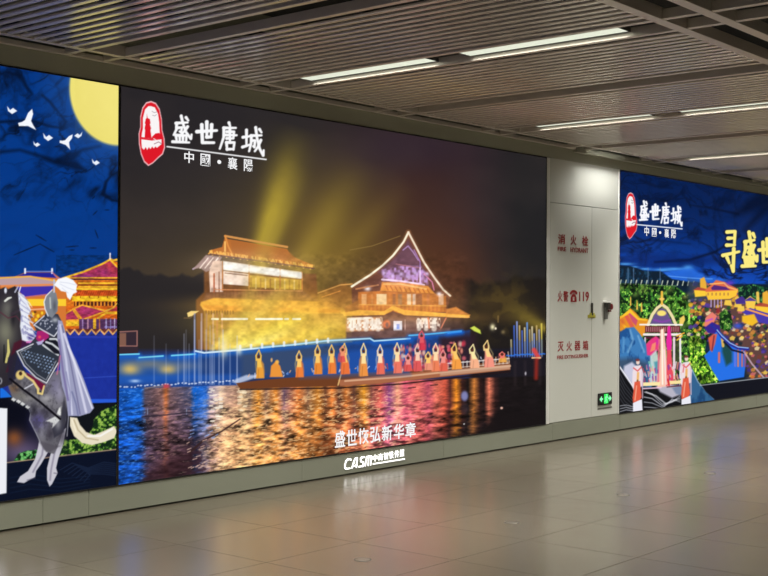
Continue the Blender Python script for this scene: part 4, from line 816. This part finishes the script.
# ================================================================ ceiling lamps in every other channel
def lamp(k, y0, y1, label):
    x = CH0+CHP*k+CHW/2
    t = thing('ceiling_lamp', label, 'lamp', (x, (y0+y1)/2, HC+.03), 'recessed tube lamps in the ceiling channels')
    bm = bmesh.new(); a = .125
    bx(bm, x-a, y0, HC+.105, x+a, y1, HC+.15); bx(bm, x-a, y0, HC+.03, x-a+.006, y1, HC+.105); bx(bm, x+a-.006, y0, HC+.03, x+a, y1, HC+.105)
    bx(bm, x-a+.006, y0, HC+.03, x+a-.006, y0+.006, HC+.105); bx(bm, x-a+.006, y1-.006, HC+.03, x+a-.006, y1, HC+.105)
    obj('housing', bm, M_house, t)
    box_obj('diffuser', (x-a+.007, y0+.007, HC+.034, x+a-.007, y1-.007, HC+.042), M_diff, t)
    l = bpy.data.lights.new('tube_light', 'AREA'); l.shape = 'RECTANGLE'; l.size = .22; l.size_y = y1-y0-.04; l.energy = LAMP_WATTS; l.color = (1., .97, .88); l.spread = 2.05
    o = bpy.data.objects.new('tube_light', l); COL.objects.link(o); o.parent = t; o.location = (0, 0, .001)
WHERE = {1: 'over the show poster', 3: 'in front of the white pillar', 5: 'at the far right of the ceiling'}
for k in (-3, -1, 1, 3, 5, 7, 9):
    wh = WHERE.get(k); far = {-3: 'far beyond the left edge', -1: 'just beyond the left edge', 7: 'just beyond the right edge', 9: 'far beyond the right edge'}.get(k)
    lamp(k, -1.712, -.50, ('bright recessed ceiling lamp %s, nearer the wall' % wh) if wh else 'recessed ceiling lamp nearer the wall, %s of the picture' % far)
    lamp(k, -3.19, -1.98, ('bright recessed ceiling lamp %s, farther from the wall' % wh) if wh else 'recessed ceiling lamp farther from the wall, %s of the picture' % far)
for k, l in ((-2, 'behind the viewer to the left'), (2, 'behind the viewer to the right'), (6, 'far behind the viewer on the right')): lamp(k, -7.8, -6.6, 'recessed ceiling lamp '+l)

# linear wall washer sunk deep in the gap between the ceiling and the wall, over the white pillar
t = thing('wall_washer', 'slim wall washer lamp sunk in the ceiling edge above the white pillar', 'lamp', (11.72, -.17, HC+.32))
bm = bmesh.new()
for b in ((11.36, -.21, HC+.075, 11.37, -.13, HC+.32), (12.07, -.21, HC+.075, 12.08, -.13, HC+.32), (11.37, -.212, HC+.075, 12.07, -.205, HC+.32), (11.35, -.105, HC+.07, 12.11, -.098, HC+.32), (11.35, -.222, HC+.07, 11.357, -.105, HC+.32), (12.103, -.222, HC+.07, 12.11, -.105, HC+.32), (11.37, -.14, HC+.25, 12.07, -.13, HC+.32), (11.37, -.20, HC+.31, 12.07, -.14, HC+.32)): bx(bm, *b)
obj('housing', bm, M_plenum, t)
l = bpy.data.lights.new('tube_light', 'AREA'); l.shape = 'RECTANGLE'; l.size = .68; l.size_y = .05; l.energy = WASH_WATTS; l.color = (1, .985, .93); l.spread = math.pi
o = bpy.data.objects.new('tube_light', l); COL.objects.link(o); o.parent = t; o.location = (0, 0, -.058)
bm = bmesh.new(); bx(bm, 11.38, -.199, HC+.27, 12.06, -.141, HC+.28); obj('diffuser', bm, M_diff, t)

# ================================================================ lightboxes
def lightbox(name, label, cols, nz, paint, seed=0):
    """cols: x positions of the colour grid"""
    xs = np.asarray(cols); zs = np.linspace(Z_BOT, Z_TOP, nz); nx = len(xs)
    t = thing(name, label, 'lightbox', ((xs[0]+xs[-1])/2, .07, Z_BOT-.008))
    XX, ZZ = np.meshgrid(xs, zs); u, v = board(XX, ZZ); A = Art(u, v); paint(A); c = A.colour()
    co = np.stack([XX.ravel(), np.full(XX.size, -.001), ZZ.ravel()], 1)-np.array(t.location[:])
    i = np.arange(nx*(nz-1)).reshape(nz-1, nx)[:, :-1].ravel()
    f = np.stack([i, i+1, i+nx+1, i+nx], 1).astype(np.int32)
    me = bpy.data.meshes.new('print_panel'); me.vertices.add(len(co)); me.vertices.foreach_set('co', co.ravel())
    me.loops.add(f.size); me.loops.foreach_set('vertex_index', f.ravel()); me.polygons.add(len(f)); me.polygons.foreach_set('loop_start', np.arange(0, f.size, 4, dtype=np.int32)); me.update(calc_edges=True)
    at = me.color_attributes.new('print', 'FLOAT_COLOR', 'POINT'); at.data.foreach_set('color', np.concatenate([c, np.ones((len(c), 1))], 1).astype(np.float32).ravel())
    me.materials.append(M_print); o = bpy.data.objects.new('print_panel', me); COL.objects.link(o); o.parent = t
    bm = bmesh.new(); x0, x1 = xs[0], xs[-1]
    bx(bm, x0, 0, Z_BOT, x1, .13, Z_TOP); obj('case', bm, M_black, t)
    bm = bmesh.new(); e = .009
    for b in ((x0-e, -.006, Z_TOP, x1+e, .13, Z_TOP+e), (x0-e, -.006, Z_BOT-e, x1+e, .13, Z_BOT), (x0-e, -.006, Z_BOT, x0, .13, Z_TOP), (x1, -.006, Z_BOT, x1+e, .13, Z_TOP)): bx(bm, *b)
    obj('frame', bm, M_black, t)
    return t
M_print = mat('backlit_print', (0, 0, 0), .6, 0, .05)
nt = M_print.node_tree; at = nt.nodes.new('ShaderNodeAttribute'); at.attribute_name = 'print'; b = nt.nodes['Principled BSDF']
nt.links.new(at.outputs['Color'], b.inputs['Emission Color']); b.inputs['Emission Strength'].default_value = PRINT_GLOW

def cols(u0, u1, step, x0, x1):
    """grid columns: even steps on the artboard between u0 and u1, coarser beyond"""
    X = [wall_at(u, 300.)[0] for u in np.arange(u0, u1, step)]
    X = [q for q in X if x0 < q < x1]
    out = [x0]+([q for q in np.arange(x0+.02, X[0]-.005, .02)])+X+([q for q in np.arange(X[-1]+.02, x1-.005, .02)])+[x1]
    return out
L1 = lightbox('lightbox', 'backlit poster of an armoured rider on a grey horse under a yellow moon', cols(-4, 120, .55, 1.6, 5.166), 640, paint_horse)
L2 = lightbox('lightbox', 'backlit poster of golden pavilions and dancers on a river at night', cols(118, 546, .6, 5.186, 10.629), 620, paint_show)
L3 = lightbox('lightbox', 'backlit blue poster of a lit town and river beyond the white pillar', cols(618, 772, .42, 12.18, 18.4), 560, paint_town)

def glyph(ch, u0, v0, u1, v1, m, parent, bold=.012, name='lettering'):
    a = wall_at(u0, (v0+v1)/2); c = wall_at(u1, (v0+v1)/2); t = wall_at((u0+u1)/2, v0); q = wall_at((u0+u1)/2, v1)
    return text_obj(name, ch, a[0], q[1], c[0], t[1], m, parent, bold=bold)
for ch, a in (('中', (184, 151.5, 193.5, 163)), ('國', (200.2, 154, 209.8, 166)), ('•', (217, 160, 220.8, 164)), ('襄', (227.5, 157.5, 237, 169.5)), ('陽', (243.6, 159.5, 252.4, 171.5))): glyph(ch, *a, M_pletter, L2, .008)
for ch, a in (('中', (644.2, 226.5, 648.6, 236)), ('國', (651.7, 228, 656.2, 236.6)), ('•', (658.8, 231.2, 660.8, 234)), ('襄', (664.2, 228.8, 668.6, 237.6)), ('陽', (671, 229.5, 675.6, 238.2))): glyph(ch, *a, M_pletter, L3, .008)
s = '盛世恢弘新华章'
for i, ch in enumerate(s):
    u = 334.6+i*11.75; v = 430.8-i*1.42; glyph(ch, u, v, u+10.2, v+16.4-i*.25, M_pletter, L2, .014)

# ================================================================ hydrant cabinet door on the pillar
D = thing('cabinet_door', 'white metal fire cabinet door with three lines of dark red writing', 'cabinet door', (11.13, .07, .198))
box_obj('door_leaf', (10.705, 0, .198, 11.560, .139, 2.500), M_white, D, bev=.002)
GX = lambda c: 10.868+(c-137)/(370-137)*(11.481-10.868)
for ch, a, b in (('消', 137, 190), ('火', 232, 277), ('栓', 321, 370)): text_obj('lettering', ch, GX(a), 2.072, GX(b), 2.18, M_red, D, y0=-.0005, bold=.012)
text_obj('lettering', 'FIRE', GX(135), 2.000, GX(198), 2.044, M_red, D, y0=-.0005, bold=.01)
text_obj('lettering', 'HYDRANT', GX(232), 1.996, GX(372), 2.046, M_red, D, y0=-.0005, bold=.01)
for ch, a, b in (('火', 135, 172), ('警', 178, 215)): text_obj('lettering', ch, GX(a), 1.464, GX(b), 1.578, M_red, D, y0=-.0005, bold=.01)
text_obj('lettering', '119', GX(300), 1.466, GX(378), 1.574, M_red, D, y0=-.0005, bold=.02)
# telephone symbol
bm = bmesh.new(); X0, X1 = GX(229), GX(285); W_ = X1-X0; cx = (X0+X1)/2; H0 = 1.462
T = lambda P: [(X0+u*W_, H0+v*.128) for u, v in P]
prism(bm, T([(.0, .62), (.0, .78), (.12, .9), (.3, .98), (.5, 1.), (.7, .98), (.88, .9), (1., .78), (1., .62), (.76, .62), (.76, .74), (.6, .78), (.4, .78), (.24, .74), (.24, .62)]), -.0025, -.0005)
prism(bm, T([(.38, .74), (.38, .62), (.30, .62), (.10, .36), (.10, .0), (.36, .0), (.36, .42), (.64, .42), (.64, .0), (.90, .0), (.90, .36), (.70, .62), (.62, .62), (.62, .74), (.54, .74), (.54, .62), (.46, .62), (.46, .74)]), -.0025, -.0005)
prism(bm, T([(.36, .0), (.64, .0), (.64, .1), (.36, .1)]), -.0025, -.0005)
obj('telephone_symbol', bm, M_red, D)
for ch, a, b in (('灭', 137, 182), ('火', 203, 245), ('器', 266, 312), ('箱', 330, 374)): text_obj('lettering', ch, GX(a), .938, GX(b), 1.042, M_red, D, y0=-.0005, bold=.012)
text_obj('lettering', 'FIRE EXTINGUISHER', GX(133), .856, GX(374), .896, M_red, D, y0=-.0005, bold=.01)

# latch across the joint and the small wall handle
t = thing('door_latch', 'small dark vertical door latch with a yellow-green seal at its foot', 'latch', (11.560, -.001, 1.28))
box_obj('latch_bar', (11.548, -.016, 1.315, 11.572, -.001, 1.452), M_darkmetal, t, bev=.003)
bm = bmesh.new(); bx(bm, 11.480, -.006, 1.286, 11.640, -.001, 1.322, .002); bx(bm, 11.51, -.012, 1.296, 11.61, -.006, 1.342, .003); obj('seal', bm, M_yellow, t)
t = thing('lever_lock', 'small grey lever lock with a dark red knob, right of the yellow-green seal', 'lock', (11.86, -.001, 1.27))
bm = bmesh.new(); bx(bm, 11.825, -.03, 1.270, 11.870, -.001, 1.40, .005); obj('grip', bm, M_greymetal, t)
bm = bmesh.new(); bx(bm, 11.828, -.045, 1.375, 11.905, -.001, 1.455, .006); obj('head', bm, M_darkmetal, t)
bm = bmesh.new(); cyl(bm, 11.925, 1.408, -.045, -.001, .034, 28, 'Y', .030); bx(bm, 11.90, -.02, 1.35, 11.965, -.001, 1.372, .004); obj('knob', bm, M_redplastic, t)
bm = bmesh.new(); bx(bm, 11.815, -.05, 1.452, 11.90, -.001, 1.468, .003); obj('cap', bm, M_silver, t)

# ================================================================ evacuation sign near the floor
t = thing('exit_sign', 'small black and green lit exit sign with two arrows low on the white pillar', 'sign', (11.857, -.001, .315))
box_obj('sign_case', (11.697, -.014, .316, 11.995, -.001, .449), M_black, t, bev=.004)
bm = bmesh.new(); E0, E1 = -.017, -.014
bx(bm, 11.815, E0, .330, 11.905, E1, .436); obj('doorway', bm, M_green, t)
for s in (-1, 1):
    T = lambda P: [(11.848+s*u*.9, .383+v) for u, v in (P if s > 0 else P[::-1])]
    bm = bmesh.new(); prism(bm, T([(.066, -.010), (.096, -.010), (.096, -.034), (.146, 0), (.096, .034), (.096, .010), (.066, .010)]), E0, E1); obj('arrow', bm, M_signwhite, t)
bm = bmesh.new(); cyl(bm, 11.868, .424, -.020, -.017, .010, 16, 'Y')
for P in ([(11.862, .408), (11.852, .380)], [(11.852, .380), (11.872, .362), (11.868, .338)], [(11.852, .380), (11.838, .362), (11.824, .352)], [(11.862, .406), (11.882, .396), (11.892, .404)], [(11.860, .406), (11.842, .400), (11.834, .386)]): stroke(bm, P, .009, -.020, -.017)
obj('running_figure', bm, M_signwhite, t)
box_obj('caption_strip', (11.70, -.004, .272, 12.01, -.001, .288), M_greymetal, t)

# ================================================================ white lit company lettering on the plinth
t = thing('logo_lettering', 'white glowing company lettering on the grey plinth below the show poster', 'lettering', (7.91, -.001, .045))
bm = bmesh.new(); 
UL = [[[(9.4,8.6),(8.4,9.6),(4.4,9.6),(2,8),(.9,4.5),(1.2,1.6),(3,.4),(8.6,.4)]],
      [[(.4,.5),(2.6,5.5),(4.6,9),(6.2,9.6),(8.2,9.4),(8.2,7),(7.6,.5)],[(1.6,2.2),(7.8,2.2)]],
      [[(9.6,9.5),(4.4,9.5),(2.9,8),(3.6,5.6),(7.6,4.6),(8.5,2.6),(7.2,.5),(.2,.5)]],
      [[(.6,.5),(2.2,9.4),(5.4,9.4),(5.2,.5)],[(5.4,9.4),(8.8,9.4),(9.6,8),(9.,.5)]]]
lx = [7.506, 7.602, 7.690, 7.770]; lw = [.100, .092, .088, .100]
for Lx, Lw, S in zip(lx, lw, UL):
    bm2 = bmesh.new()
    for st in S: stroke(bm2, [(Lx+.011+u/10*(Lw-.016)+(v/10)*.006, .052+v/10*.084) for u, v in st], .0125, -.006, -.001)
    obj('letter', bm2, M_letter, t)
bm.free()
xs = 7.886
for i, ch in enumerate('中商智铁传媒'):
    a = xs+i*.0735; text_obj('letter', ch, a, .080+i*.0012, a+.060, .140+i*.0022, M_letter, t, y0=-.001, depth=.005, bold=.0)
box_obj('underline', (7.886, -.006, .056, 8.322, -.001, .067), M_letter, t)

# ================================================================ round steel studs in the floor
for i, (x, lab) in enumerate(((3.68, 'round steel floor stud outside the picture on the left'), (5.19, 'round steel floor stud nearest the viewer, at the bottom of the picture'), (6.70, 'second nearest round steel floor stud in the pale tiles'), (8.21, 'third round steel floor stud, in front of the white pillar'), (9.72, 'farthest round steel floor stud, in front of the town poster'))):
    if i == 0: continue
    t = thing('floor_stud', lab, 'floor stud', (x, -2.247, 0), 'row of floor studs along the tiles')
    bm = bmesh.new(); cyl(bm, x, -2.247, 0, .0015, .050, 40); obj('rim', bm, M_rim, t)
    bm = bmesh.new(); cyl(bm, x, -2.247, .0015, .003, .044, 40, r2=.040); obj('steel_disc', bm, M_steel, t)
